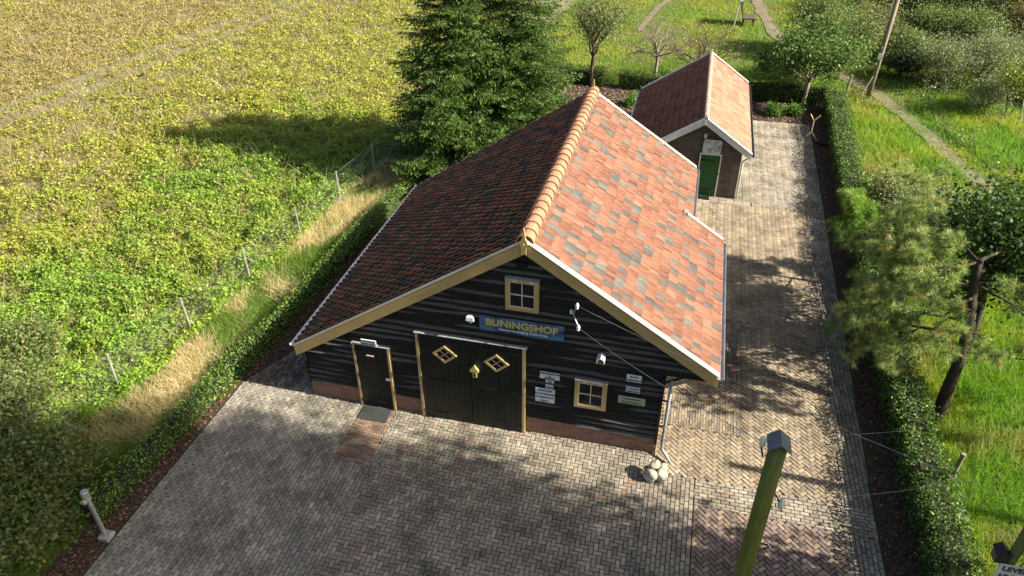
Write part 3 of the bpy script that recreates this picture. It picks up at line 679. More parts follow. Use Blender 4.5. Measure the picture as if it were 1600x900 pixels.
def shed_tiles(x1, z1, side, pal, wt):
    V = []; F = []; T = []; dx, dz = abs(x1-SXR), SR-z1; sl = math.hypot(dx, dz); cs, sn = dx/sl, dz/sl; rows = round(sl/.30); ex = sl/rows; n = round((SY1-SY0)/.22); tw = (SY1-SY0)/n; NC = 5
    for r in range(rows):
        for c in range(n):
            y = SY0+c*tw; s1 = (r+1)*ex; s0 = r*ex-.04; k = len(V); jt = random.gauss(0, .002)
            for row, (s, h) in enumerate(((s0, 0), (s1, .024), (s1, 0))):
                for i in range(NC):
                    u = i/(NC-1); hh = h+jt+(.02*(.5+.5*math.sin(2*math.pi*u)) if side > 0 else .045*math.exp(-((u-.3)/.2)**2)); V.append((SXR+side*(s*cs+hh*sn), y+u*(tw+.008), SR-.05-s*sn+hh*cs))
            for row in (0, 1):
                for i in range(NC-1): F.append((k+row*NC+i, k+row*NC+NC+i, k+row*NC+NC+i+1, k+row*NC+i+1))
            col = np.array(random.choices(pal, wt)[0])*random.uniform(.9, 1.1); T += [tuple(col)]*(3*NC)
    me = bpy.data.meshes.new('roof_slope'); me.from_pydata(V, [], F); at = me.attributes.new('tint', 'FLOAT_COLOR', 'POINT')
    at.data.foreach_set('color', np.c_[np.array(T), np.ones(len(T))].ravel().astype(np.float32)); me.polygons.foreach_set('use_smooth', [True]*len(me.polygons))
    return put('roof_slope', me, M['tile_shed'], shed)
shed_tiles(SXE, SZE, 1, ((.31, .15, .095), (.33, .17, .11), (.28, .125, .082)), (3, 2, 2)); shed_tiles(SXL, SZL, -1, ((.36, .135, .085), (.40, .16, .105), (.29, .105, .075)), (3, 2, 2))
m = MB()
for x1 in (SXE-.03, SXL+.03): m.prism([(SXR, SY0+.03, SR-.075), (x1, SY0+.03, sz(x1)-.075), (x1, SY0+.03, sz(x1)-.11), (SXR, SY0+.03, SR-.11)], (0, SY1-SY0-.06, 0))
m.build('roof_deck', M['timber'], shed)
m = MB(); y = SY0
while y < SY1-.1:
    vs = []; n = 7
    for yy, r in ((y, .10), (y+.35, .085)):
        for i in range(n): q = math.pi*i/(n-1); vs.append((SXR+math.cos(q)*r*1.1, yy, SR-.06+math.sin(q)*r))
    for i in range(n): q = math.pi*i/(n-1); vs.append((SXR+math.cos(q)*.085*1.1, y, SR-.06+math.sin(q)*.085))
    m.add(vs, [(i, i+1, n+i+1, n+i) for i in range(n-1)]+[(2*n+i, 2*n+i+1, i+1, i) for i in range(n-1)]); y += .32
m.build('ridge_tiles', surf('shed_ridge', (.55, .33, .25), .75, island=.15), shed, fixn=False)
for yy, dd in ((SY0-.04, .05), (SY1-.01, .05)):
    for x1 in (SXE+.02, SXL-.02):
        m = MB(); m.prism([(SXR, yy, SR+.0), (x1, yy, sz(x1)), (x1, yy, sz(x1)-.24), (SXR, yy, SR-.24)], (0, dd, 0)); 
        m.prism([(SXR, yy-.03, SR+.045), (x1, yy-.03, sz(x1)+.045), (x1, yy-.03, sz(x1)+.005), (SXR, yy-.03, SR+.005)], (0, dd+.07, 0)); m.build('bargeboard', M['white'], shed)
for yy in (SY0-.07, SY1+.02):
    m = MB(); m.prism([(SXR-.05, yy, SR-.25), (SXR+.05, yy, SR-.25), (SXR+.06, yy, SR+.03), (SXR+.02, yy, SR+.16), (SXR-.02, yy, SR+.16), (SXR-.06, yy, SR+.03)], (0, .04, 0)); m.build('finial', M['white'], shed)
gutter(SXE+.06, SZE-.06, SY0-.02, SY1, 1, None, .06).build('gutter', M['zincdark'], shed)
gutter(SXL-.06, SZL-.06, SY0-.02, SY1, -1, None, .06).build('gutter', M['zinc'], shed)
m = MB(); m.tube([(11.26, 14.05, 1.84), (11.2, 14.07, 1.75), (11.0, 14.05, 1.6), (10.965, 14.05, 1.5), (10.965, 14.05, .05)], .04, 8); m.build('downspout', M['white'], shed, True)
m = MB(); n = 6; x0, x1 = 9.41, 10.13; p = (x1-x0)/n
for i in range(n): m.box((x0+i*p+.003, 14.05, .02), (x0+(i+1)*p-.003, 14.09, 1.72), bev=.007)
d = m.build('door', M['green'], shed)
for z in (1.5, .3):
    m = MB(); m.box((x0-.02, 14.035, z-.03), (x0+.55, 14.047, z+.03)); m.build('hinge', M['iron'], d)
m = MB(); m.box((x1-.1, 14.03, .95), (x1+.06, 14.048, 1.0)); m.build('latch', M['iron'], d)
m = MB(); m.box((x0-.05, 14.03, 0), (x0-.003, 14.09, 1.77)); m.box((x1+.003, 14.03, 0), (x1+.05, 14.09, 1.77)); m.box((x0-.003, 14.03, 1.725), (x1+.003, 14.09, 1.77)); m.build('door_frame', M['white'], shed)
t = thing('picture_board', 'grey and white patterned board above the green shed door', 'sign', (9.78, 14.06, 2.03))
m = MB(); m.prism([(x, 14.045, z) for x, z in ((9.44, 1.82), (9.48, 1.79), (10.05, 1.79), (10.09, 1.82), (10.10, 2.28), (10.06, 2.32), (9.50, 2.32), (9.45, 2.28))], (0, .03, 0)); m.build('panel', M['picture'], t)
m = MB(); m.tube([(9.44, 14.04, 1.82), (9.48, 14.04, 1.79), (10.05, 14.04, 1.79), (10.09, 14.04, 1.82), (10.10, 14.04, 2.28), (10.06, 14.04, 2.32), (9.50, 14.04, 2.32), (9.45, 14.04, 2.28), (9.44, 14.04, 1.82)], .014, 5); m.build('frame', M['white'], t)
t = thing('wall_lamp', 'small cream lamp above the picture board on the shed', 'lamp', (9.46, 14.0, 2.5))
m = MB(); m.box((9.42, 13.98, 2.40), (9.52, 14.08, 2.56), bev=.012); m.build('housing', M['cream'], t); m = MB(); m.lathe([(.03, 0), (.045, -.06), (.03, -.07)], (9.47, 14.02, 2.40), 10); m.build('shade', surf('lamp_brown', (.3, .2, .09)), t)
m = MB(); m.box((9.44, 13.70, .0), (9.95, 14.0, .025), bev=.006)
for i in range(8): m.box((9.46+i*.06, 13.72, .025), (9.485+i*.06, 13.98, .03))
tag(m.build('door_mat', M['iron']), 'black ribbed mat before the green shed door', 'mat')

# ------------------------------------------------------------------ plants: skeleton trees
class Tree:
    def __init__(s, seed): s.g = np.random.default_rng(seed); s.r = random.Random(seed); s.seg = []; s.tips = []
    def limb(s, p, d, L, r, depth, nsub=3, spread=.7, up=.15, taper=.6, wob=.18, steps=4, minr=.004):
        p = Vector(p); d = Vector(d).normalized(); pts = [p.copy()]; rad = [r]
        for i in range(steps):
            d = (d+Vector((s.r.gauss(0, wob), s.r.gauss(0, wob), s.r.gauss(0, wob)+up*.3))).normalized(); p = p+d*L/steps
            pts.append(p.copy()); rad.append(max(minr, r*(1-(1-taper)*(i+1)/steps)))
        s.seg.append((pts, rad, depth))
        if depth == 0:
            for q in pts[1:]: s.tips.append((q, d.copy()))
            return
        for k in range(nsub):
            t = s.r.uniform(.35, 1.0) if k else 1.0; i = min(steps, max(1, int(round(t*steps))))
            q = pts[i]; ax = Vector((s.r.gauss(0, 1), s.r.gauss(0, 1), s.r.gauss(0, .5)))
            nd = (d*(1-spread*.5)+ax.normalized()*spread+Vector((0, 0, up))).normalized()
            s.limb(q, nd, L*s.r.uniform(.55, .8), rad[i]*s.r.uniform(.5, .7), depth-1, nsub, spread, up, taper, wob, max(2, steps-1), minr)
    def wood(s, name, mat, parent, sides=6):
        m = MB()
        for pts, rad, dp in s.seg: m.tube(pts, rad, sides if dp > 0 else 4, cap=False)
        return m.build(name, mat, parent, True, fixn=False)
    def leafpts(s, n, sig):
        T = np.array([t[0][:] for t in s.tips]); i = s.g.integers(0, len(T), n); return T[i]+s.g.normal(size=(n, 3))*sig
def tints(g, n, pal, wts, jit=.18):
    p = np.array(pal)[g.choice(len(pal), n, p=np.array(wts)/sum(wts))]; return p*(1+g.normal(0, jit, (n, 1)))
def broadleaf(name, label, cat, base, h, rad, seed, pal, wts, nl, ls, sig=.3, trunk_h=.35, tr=.09, bark='bark', nmain=6, depth=2, nsub=4, lean=(0, 0), group=None, leafm='leaf', up=.2, spread=.75, stems=1, aspect=.6, upn=.35):
    t = thing(name, label, cat, (base[0], base[1], 0), group); T = Tree(seed)
    for sidx in range(stems):
        b = Vector((base[0]+(T.r.gauss(0, .12) if stems > 1 else 0), base[1]+(T.r.gauss(0, .12) if stems > 1 else 0), -.03)); top = b+Vector((lean[0]*h+(T.r.gauss(0, .2)*h*.3 if stems > 1 else 0), lean[1]*h+(T.r.gauss(0, .2)*h*.3 if stems > 1 else 0), h*trunk_h))
        k = [b+(top-b)*i/4+Vector((T.r.gauss(0, .02), T.r.gauss(0, .02), 0))*h*.2*(i > 0) for i in range(5)]
        T.seg.append((k, [tr*1.25, tr*1.02, tr*.95, tr*.88, tr*.8], 9))
        for i in range(nmain):
            q = 2*math.pi*(i+T.r.random()*.6)/nmain; el = T.r.uniform(.25, 1.2)
            dv = Vector((math.cos(q)*math.cos(el)*rad, math.sin(q)*math.cos(el)*rad, math.sin(el)*h*(1-trunk_h)*.75))
            T.limb(k[-1]-Vector((0, 0, T.r.random()*h*trunk_h*.25)), dv, dv.length*.62, tr*.55, depth, nsub, spread, up)
    T.wood('trunk', M[bark], t)
    P = T.leafpts(nl, sig); P[:, 2] = np.maximum(P[:, 2], .05)
    C = tints(T.g, nl, pal, wts)
    np_mesh('crown', leafV(P, ls*T.g.uniform(.6, 1.3, nl), up=upn, aspect=aspect, g=T.g), 4, np.clip(C, .004, .9), M[leafm], t)
    return t

# spruce: two leaders, whorled drooping boughs, needle sprays
def spruce(name, label, base, h, rmax, seed):
    t = thing(name, label, 'tree', (base[0], base[1], 0)); g = np.random.default_rng(seed); rr = random.Random(seed); m = MB()
    m.tube([(base[0], base[1], -.05), (base[0], base[1], h*.5), (base[0], base[1], h)], [.2, .11, .012], 8, cap=False)
    P = []; D = []; SZ = []; TI = []
    z = .35
    while z < h-.1:
        f = 1-z/h; Lb = rmax*(f**.6)*(.85 if z < .9 else 1)
        for k in range(9):
            q = rr.random()*2*math.pi; L = Lb*rr.uniform(.72, 1.12)+.12
            ax = np.array([math.cos(q), math.sin(q), 0]); sd_ = np.array([-math.sin(q), math.cos(q), 0]); zz = z+rr.uniform(-.14, .14)
            ns = max(4, int(L/.13)); ts = np.linspace(.06, 1, ns)
            C = np.array([base[0], base[1], zz])+ax*(ts[:, None]*L); C[:, 2] += -.42*L*ts*.55+.30*L*ts**2.6*.55
            m.tube([C[0], C[ns//2], C[-1]], [.03*f+.008, .015, .004], 4, cap=False)
            for i in range(ns):
                tl = .06+.40*L*(1-ts[i])**.8*min(1, ts[i]*3)+.05
                for s_ in (-1, 1):
                    dv = ax*.65+sd_*s_*.85+np.array([0, 0, -.22+rr.gauss(0, .12)]); dv /= np.linalg.norm(dv)
                    nn = max(2, int(tl/.085)); uu = (np.arange(nn)+.5)/nn
                    pp = C[i]+dv*(uu[:, None]*tl)+g.normal(0, .018, (nn, 3)); pp[:, 2] -= .12*tl*uu**2
                    P.append(pp); D.append(dv+g.normal(0, .28, (nn, 3))); SZ.append(np.full(nn, .19)); TI.append(.25+.75*np.maximum(uu, ts[i]))
            P.append(C[-1:]+ax*.05); D.append(ax[None]); SZ.append(np.array([.2])); TI.append(np.array([1.]))
        z += .20+.05*rr.random()
    P = np.concatenate(P); D = np.concatenate(D); SZ = np.concatenate(SZ); TI = np.concatenate(TI); n = len(P)
    P = np.concatenate([P, P+g.normal(0, .03, (n, 3))]); D = np.concatenate([D, D+g.normal(0, .35, (n, 3))]); SZ = np.concatenate([SZ, SZ*.85]); n *= 2
    m.build('trunk', M['barkdark'], t, fixn=False)
    C = tints(g, n, ((.062, .112, .02), (.085, .15, .026), (.125, .205, .036), (.034, .072, .018)), (4, 4, 2, 2), .2)
    np_mesh('crown', leafV(P, SZ*g.uniform(.7, 1.15, n), up=.5, aspect=.25, D=D, g=g, fold=-.04), 4, np.clip(C, .004, .5), M['needle'], t)
spruce('spruce_tree', 'tall dark spruce behind the barn, the one nearer the field fence', (-.35, 13.9), 9.8, 3.2, 11)
spruce('spruce_tree', 'tall dark spruce behind the barn, the one nearer the brick shed', (1.7, 15.6), 10.6, 3.2, 12)

# hedges
def hedge(label, pts, wd, ht, seed, pal, wts, ls=.062, dens=620, group='clipped hedges round the yard'):
    t = thing('hedge', label, 'hedge', (pts[0][0], pts[0][1], 0), group); g = np.random.default_rng(seed)
    P = []; core = MB()
    for (ax, ay), (bx, by) in zip(pts[:-1], pts[1:]):
        L = math.hypot(bx-ax, by-ay); ux, uy = (bx-ax)/L, (by-ay)/L; nx, ny = -uy, ux
        per = 2*ht+wd; n = int(L*per*dens); s = g.random(n)*L; q = g.random(n)*per
        X0 = ax+ux*s; Y0 = ay+uy*s
        hv = ht*(.82+.36*fbm(X0, Y0, .9, seed)); wv = wd*(.8+.4*fbm(X0, Y0, 1.1, seed+3))
        off = np.where(q < ht, -wv/2, np.where(q > ht+wd, wv/2, (q-ht-wd/2)*wv/wd)); z = np.where(q < ht, q/ht*hv, np.where(q > ht+wd, (per-q)/ht*hv, hv))
        k = g.normal(0, .05, n)-.02*g.random(n)
        side = (q < ht)*-1.+(q > ht+wd)*1.
        off = off+side*k+g.normal(0, .03, n); z = np.maximum(z+np.where(side == 0, k, 0)+g.normal(0, .03, n), .02)
        spr = (side == 0) & (g.random(n) < .06); z = z+spr*g.random(n)*.16
        P.append(np.stack([X0+nx*off, Y0+ny*off, z], 1))
        for i in range(int(L/.35)):
            s0, s1 = i*.35, i*.35+.35; h0 = ht*(.82+.36*float(fbm(ax+ux*s0, ay+uy*s0, .9, seed)))*.84; w0 = wd*.34
            a = (ax+ux*s0, ay+uy*s0); b = (ax+ux*s1, ay+uy*s1)
            core.prism([(a[0]-nx*w0, a[1]-ny*w0, 0), (a[0]+nx*w0, a[1]+ny*w0, 0), (a[0]+nx*w0*.9, a[1]+ny*w0*.9, h0), (a[0]-nx*w0*.9, a[1]-ny*w0*.9, h0)], (b[0]-a[0], b[1]-a[1], 0))
    P = np.concatenate(P); n = len(P)
    core.build('branches', surf('twig_mass', (.035, .04, .018), .95, var=.5, scale=12, bump=.8), t)
    C = tints(g, n, pal, wts, .22)
    np_mesh('foliage', leafV(P, ls*g.uniform(.6, 1.35, n), up=.3, aspect=.66, g=g), 4, np.clip(C, .004, .8), M['waxleaf'], t)
HP = ((.075, .15, .028), (.11, .20, .04), (.17, .25, .06), (.045, .10, .022), (.25, .2, .09)); HW = (5, 4, 2.5, 3, .5)
hedge('long clipped hedge along the right side of the driveway', [(14.95, -4), (14.98, 3), (15.1, 13), (15.6, 25.4)], .72, 1.02, 21, HP, HW)
hedge('low ragged hedge between the barn and the field verge', [(-2.85, -5.0), (-2.56, -1), (-2.25, 2), (-2.02, 8), (-1.68, 13)], .46, .52, 22, ((.09, .18, .03), (.15, .25, .04), (.22, .31, .06), (.055, .12, .025), (.28, .26, .09)), HW)
hedge('short clipped hedge behind the brick shed by the round tree', [(11.2, 25.6), (15.5, 25.6)], .6, 1.0, 23, HP, HW)
hedge('clipped hedge left of the shed roof, behind the pale trunk', [(4.9, 25.9), (8.6, 25.8)], .55, .8, 24, HP, HW)
hedge('clipped hedge behind the barn ridge at the dark trunk', [(1.6, 26.2), (4.1, 26.0)], .6, .85, 25, HP, HW)

# named trees of the yard
broadleaf('round_tree', 'round leafy tree with pale trunk in the bed beside the far hedge', 'tree', (14.27, 25.3), 4.3, 2.2, 31, ((.08, .15, .035), (.12, .20, .05), (.18, .25, .09), (.05, .10, .028)), (4, 4, 2.5, 3), 13000, .145, .27, .34, .11, 'barkpale', 9, 2, 4)
broadleaf('upright_tree', 'upright sparse leaved tree with dark forked trunk beyond the barn ridge', 'tree', (3.47, 25.7), 5.8, 1.9, 32, ((.16, .20, .08), (.22, .24, .11), (.11, .15, .05)), (4, 3, 3), 6500, .10, .32, .36, .11, 'bark', 8, 2, 5, up=.35, spread=.6)
broadleaf('fruit_tree', 'almost bare fruit tree with pale trunk left of the shed ridge', 'tree', (6.75, 26.6), 4.0, 2.1, 33, ((.24, .22, .12), (.18, .19, .07), (.30, .24, .15)), (4, 3, 2), 1500, .08, .35, .42, .10, 'barkpale', 8, 3, 4, up=.05, spread=.8)
broadleaf('fruit_tree', 'low spreading almost bare fruit tree just behind the shed ridge', 'tree', (9.0, 27.6), 3.4, 2.4, 34, ((.24, .22, .12), (.18, .19, .07), (.30, .24, .15)), (4, 3, 2), 1700, .08, .4, .3, .10, 'bark', 8, 3, 4, up=.05, spread=.8)
# orchard and scrub on the right
OL = ((0.13, 0.182, 0.058), (0.195, 0.247, 0.091), (0.091, 0.143, 0.039), (0.286, 0.286, 0.13)); OLW = (4, 3, 3, 1.2)
GRY = ((0.195, 0.234, 0.13), (0.26, 0.299, 0.169), (0.13, 0.169, 0.085), (0.351, 0.364, 0.247)); GRW = (4, 3, 3, 1.5)
DRK = ((.035, .06, .018), (.05, .085, .022), (.025, .045, .014)); DKW = (3, 3, 2)
YEG = ((0.26, 0.312, 0.065), (0.182, 0.26, 0.052), (0.364, 0.351, 0.078), (0.13, 0.195, 0.046)); YGW = (3, 3, 2, 2)
SC = 'orchard trees and scrub beyond the right hedge'
def scrub(lb, p, h, r, seed, pal, wt, nl, ls=.11, stems=3, name='shrub', cat='shrub', **k):
    broadleaf(name, lb, cat, p, h, r, seed, pal, wt, nl, ls, sig=k.pop('sig', .26), trunk_h=k.pop('trunk_h', .16), tr=k.pop('tr', .04), bark=k.pop('bark', 'bark'), nmain=k.pop('nmain', 5), stems=stems, group=SC, **k)
scrub('loose apple tree between the round tree and the leaning pole', (16.3, 29.5), 3.8, 2.0, 41, OL, OLW, 9000, stems=1, name='apple_tree', cat='tree', trunk_h=.3, tr=.08, nmain=8)
scrub('bushy olive green tree behind the round tree at the frame top', (15.5, 34.5), 3.4, 2.3, 42, OL, OLW, 8000, .13, stems=1, name='apple_tree', cat='tree', trunk_h=.28, tr=.08, nmain=8)
scrub('low dark green bush just right of the leaning pole', (19.6, 31.2), 1.7, 1.2, 43, DRK, DKW, 5000)
scrub('silvery shrub on a pale crooked stem above the path', (21.3, 29.6), 3.0, 1.7, 44, GRY, GRW, 8000, .09, bark='barkpale')
scrub('wide grey green thicket right of the silvery shrub', (23.6, 30.2), 3.0, 2.2, 45, GRY, GRW, 10000, .09, stems=4)
scrub('small grey bush at the foot of the staked young tree', (22.8, 26.6), 1.5, 1.2, 46, GRY, GRW, 4500, .09)
scrub('young yellow green tree leaning on stakes near the path bend', (23.6, 25.6), 3.2, 1.0, 47, YEG, YGW, 2600, .11, stems=2, name='young_tree', cat='tree', trunk_h=.35, tr=.03, up=.6)
scrub('reddish olive bush at the upper right edge', (28.0, 38.0), 3.4, 2.6, 48, ((.16, .14, .05), (.13, .15, .05), (.22, .15, .08)), (3, 3, 1.5), 9000, .13, stems=4)
scrub('dark bush in shade at the top of the picture, right of the pole', (22.0, 42.0), 3.0, 3.0, 49, DRK, DKW, 8000, .15, stems=4)
scrub('dark tall bush at the top, beside the reddish olive bush', (25.8, 43.0), 3.6, 3.0, 50, DRK, DKW, 8000, .15, stems=4)
scrub('tall mixed bush in the top right corner', (30.5, 42.0), 4.2, 3.0, 51, OL, OLW, 9000, .14, stems=4)
scrub('grey green bush at the right edge above the grass', (28.2, 31.5), 2.8, 2.4, 52, OL, OLW, 9000, .12, stems=4)
scrub('dark bramble bush low at the right edge', (27.0, 28.2), 1.4, 1.5, 53, DRK, DKW, 5000, .1)
scrub('pale shrub behind the leaning pole, far along the path', (18.8, 36.5), 2.6, 2.2, 54, ((.18, .19, .09), (.13, .15, .06), (.25, .23, .14)), (3, 3, 2), 7000, .12, stems=4)
scrub('straw coloured thicket at the top between the trees', (19.5, 46.0), 2.4, 3.2, 55, ((.26, .22, .12), (.18, .18, .08), (.30, .25, .16)), (3, 3, 2), 7000, .14, stems=4)
for i_, (px_, py_, ph_, pr_, pal_, lb_) in enumerate(((24.6, 36.2, 2.6, 2.2, OL, 'olive bush behind the wide grey green thicket'), (26.8, 33.4, 2.2, 2.0, GRY, 'greyish bush between the thicket and the right edge'), (30.4, 35.6, 3.2, 2.6, DRK, 'dark bush at the upper right edge behind the grey green bush'),
        (22.6, 38.6, 2.0, 2.0, OL, 'olive bush below the dark shaded bush at the top'), (27.2, 40.6, 3.0, 2.4, DRK, 'dark bush between the reddish olive bush and the top corner'), (20.4, 34.0, 1.6, 1.4, OL, 'low olive bush on the far side of the path behind the pole'), (25.9, 28.9, 1.3, 1.3, GRY, 'low grey bush right of the staked young tree'))):
    scrub(lb_, (px_, py_), ph_, pr_, 200+i_, pal_, (4, 3, 3, 1.2)[:len(pal_)], 7000, .12, stems=4)
WD = ((0.221, 0.26, 0.104), (0.338, 0.338, 0.208), (0.143, 0.195, 0.065), (0.468, 0.442, 0.338)); WDW = (4, 2, 3, .9)
for i, (x, y, h, r, lb) in enumerate(((16.3, 13.6, 1.8, 1.1, 'pale flowering weed bush against the hedge, leftmost in its row'), (17.4, 12.8, 2.0, 1.2, 'pale flowering weed bush with reddish stalks above the pine top'),
        (18.6, 12.0, 2.0, 1.3, 'pale flowering weed bush left of the dirt path end'), (19.9, 11.4, 1.9, 1.3, 'pale flowering weed bush on the dirt path end by the oak'), (16.7, 10.8, 1.8, 1.2, 'greener weed bush between the hedge and the pine crown'))):
    broadleaf('weed_bush', lb, 'shrub', (x, y), h, r, 60+i, WD, WDW, 7500, .085, sig=.24, trunk_h=.12, tr=.02, nmain=5, stems=3, group='pale weed bushes behind the pine', up=.5)
for i, (x, y, r, lb) in enumerate(((12.75, 23.6, .5, 'low bright green plant in the far bed, nearer the shed'), (13.65, 23.75, .5, 'low bright green plant in the far bed, nearer the round tree'), (3.9, 22.9, .6, 'small leafy plant in the mulch behind the barn finial'), (6.0, 23.4, .6, 'small leafy plant in the mulch by the shed gutter'))):
    broadleaf('bed_plant', lb, 'plant', (x, y), .55, r, 70+i, ((.10, .20, .03), (.15, .26, .045), (.07, .15, .03)), (3, 3, 2), 900, .12, sig=.13, trunk_h=.1, tr=.012, nmain=6, depth=1, group='low plants in the mulch bed')
# shaded elder shrubs at the lower left
SH = ((.13, .20, .05), (.18, .23, .065), (.10, .155, .04), (.24, .20, .08), (.32, .24, .10)); SHW = (4, 3, 3, 1.6, .6)
for i, (x, y, h, r, lb) in enumerate(((-4.4, -4.4, 1.3, 1.3, 'shaded green shrub behind the grey tap post, close to the hedge end'), (-3.9, -6.1, 1.4, 1.4, 'shaded shrub at the bottom edge left of the paving'),
        (-5.7, -5.2, 1.8, 1.7, 'shaded shrub in the lower left corner'), (-7.0, -3.4, 1.7, 1.6, 'shaded brownish shrub at the left edge near the corner'), (-8.4, -1.0, 1.1, 1.3, 'low brownish shrub at the left edge beside the crop'))):
    broadleaf('elder_shrub', lb, 'shrub', (x, y), h, r, 80+i, SH, SHW, 9000, .105, sig=.17, trunk_h=.12, tr=.016, nmain=8, stems=5, depth=2, nsub=4, group='shaded shrubs at the lower left', up=.25, bark='barkpale')

# pine with long needles
def tufts(g, T, n, per, ln, wd=.011):
    tips = np.array([t[0][:] for t in T.tips]); dr = np.array([t[1][:] for t in T.tips]); i = g.integers(0, len(tips), n)
    P = np.repeat(tips[i]+g.normal(0, .09, (n, 3)), per, 0); A = unit(np.repeat(dr[i]+np.array([0, 0, .35]), per, 0)*.55+unit(g.normal(size=(n*per, 3)))*.9)
    B = unit(np.cross(A, g.normal(size=A.shape))); L = ln*g.uniform(.7, 1.25, (n*per, 1))
    return np.stack([P-B*wd*.5, P+B*wd*.5, P+A*L], 1).reshape(-1, 3), i
pine = thing('pine_tree', 'leaning pine with long yellow green needles beyond the driveway hedge', 'tree', (15.9, 2.85, 0)); T = Tree(90)
tk = [Vector(p) for p in ((15.9, 2.85, -.05), (15.88, 2.92, .85), (15.95, 3.1, 1.75), (15.97, 3.4, 2.6), (15.9, 3.8, 3.35), (15.95, 4.2, 3.95))]
T.seg.append((tk, [.17, .145, .13, .125, .11, .09], 9))
for p, d, L, r in (((15.93, 3.3, 2.7), (-1.3, .35, .05), 1.3, .05), ((15.9, 3.6, 3.3), (-1.4, .9, .25), 1.5, .05), ((15.9, 3.8, 3.7), (-1.0, 1.9, .1), 1.8, .05), ((15.85, 3.8, 3.8), (-.9, .0, .35), 1.1, .045),
        ((15.9, 4.2, 4.4), (-.6, 1.2, .3), 1.6, .05), ((15.9, 4.2, 4.4), (.9, .6, .3), 1.5, .05), ((15.95, 3.1, 2.3), (1.6, -.2, .0), 1.5, .02),
        ((15.9, 4.0, 4.0), (.8, -.6, .2), 1.3, .04), ((15.93, 3.5, 3.0), (-1.1, -.25, .25), 1.5, .04), ((15.9, 3.7, 3.6), (-.7, -.9, .35), 1.2, .04), ((15.9, 3.7, 3.5), (-1.6, .1, .1), 1.4, .05), ((15.9, 4.2, 4.4), (-.7, -.5, .2), 1.1, .04), ((15.85, 3.8, 3.8), (-1.2, 1.0, .5), 1.4, .045), ((15.9, 3.9, 3.9), (1.3, -.3, -.2), 1.8, .04)):
    T.limb((p[0]+.03, p[1], p[2]*.885), (d[0], d[1], d[2]-.08), L, r, 2, 4, .62, -.03, .55, .12, 4)
T.wood('trunk', M['barkdark'], pine, 9)
V, ti = tufts(T.g, T, 3900, 40, .165, .0105)
pc = tints(T.g, 3900, ((.11, .155, .05), (.15, .185, .065), (.20, .205, .085), (.08, .12, .045), (.24, .17, .08)), (4, 4, 1.8, 3, .35), .15)
np_mesh('crown', V, 3, np.clip(np.repeat(pc*2.1, 40, 0), .005, .8), M['needle'], pine)
# young pine bough reaching over the drive further back
p2 = thing('pine_tree', 'small fresh green pine reaching over the driveway edge', 'tree', (15.35, 8.6, 0)); T = Tree(91)
T.seg.append(([Vector(p) for p in ((15.35, 8.6, -.05), (15.2, 8.6, .9), (14.9, 8.7, 1.7), (14.6, 8.8, 2.3))], [.07, .06, .045, .03], 9))
for p, d, L in (((14.9, 8.7, 1.6), (-1.2, .4, .15), .75), ((14.8, 8.7, 1.9), (-.9, -.7, .3), .75), ((14.75, 8.7, 2.0), (-.8, .8, .4), .8), ((14.8, 8.7, 2.0), (.9, .2, .2), .9), ((14.6, 8.8, 2.3), (-.6, .1, .5), .7), ((15.0, 8.65, 1.5), (.3, -1., .1), 1.0), ((14.7, 8.75, 2.1), (-.8, .1, .3), .75), ((15.1, 8.6, 1.3), (.8, .8, .2), 1.0)):
    T.limb(p, d, L, .025, 1, 6, .6, .15, .55, .1, 4)
T.wood('trunk', M['bark'], p2, 7); V, ti = tufts(T.g, T, 1900, 34, .165, .012)
pc = tints(T.g, 1900, ((.11, .19, .035), (.16, .24, .05), (.08, .14, .03), (.20, .20, .06)), (4, 3, 2, 1), .15)
np_mesh('crown', V, 3, np.clip(np.repeat(pc*1.9, 34, 0), .005, .8), M['needle'], p2)
# oak at the right edge and the tall trees right of the frame that shade the yard
OK_ = ((.030, .065, .018), (.045, .09, .022), (.022, .05, .014)); OKW = (3, 3, 2)
broadleaf('oak_tree', 'dark leaved oak at the right edge behind the pine', 'tree', (17.3, 6.0), 5.2, 2.5, 95, ((.05, .105, .028), (.075, .14, .035), (.035, .075, .02)), OKW, 11000, .125, .36, .62, .13, 'barkdark', 10, 2, 4, aspect=.7, lean=(-.06, 0), up=.05)
LT = 'tall leafy trees standing just right of the view'
def yard_tree(x, y, zc, r, hz, ncl, seed, label):
    t = thing('yard_tree', label, 'tree', (x, y, 0), LT); g = np.random.default_rng(seed); m = MB(); P = []
    m.tube([(x, y, -.05), (x+.1, y, zc*.5), (x, y, zc+hz*.6)], [.3, .22, .06], 9, cap=False)
    for k in range(ncl):
        d = g.normal(size=3); d /= np.linalg.norm(d); q = (g.random()**.45)
        c = np.array([x, y, zc])+d*q*np.array([r, r, hz]); zt = max(zc-hz, c[2]-1.0-g.random()*2)
        m.tube([(x, y, zt), tuple((np.array([x, y, zt])+c)/2+g.normal(0, .15, 3)), tuple(c)], [.07, .04, .012], 4, cap=False)
        n = int(330*g.uniform(.6, 1.3)); P.append(c+g.normal(size=(n, 3))*np.array([.58, .58, .42]))
    m.build('trunk', M['bark'], t, True, fixn=False); P = np.concatenate(P); n = len(P)
    np_mesh('crown', leafV(P, .27*g.uniform(.6, 1.3, n), up=.35, aspect=.6, g=g), 4, np.clip(tints(g, n, OK_, OKW), .004, .9), M['leaf'], t)
yard_tree(19.5, -5.5, 5.6, 2.7, 3.2, 60, 101, 'broad low tree nearest the yard, right of the view')
yard_tree(22.6, -5.2, 11, 3.1, 4.2, 88, 102, 'tall middle tree right of the view')
yard_tree(26.2, -6.0, 16.6, 3.5, 5.0, 105, 103, 'very tall tree right of the view')
yard_tree(30.2, -6.9, 21.5, 3.6, 4.6, 115, 104, 'tallest tree farthest back, right of the view')

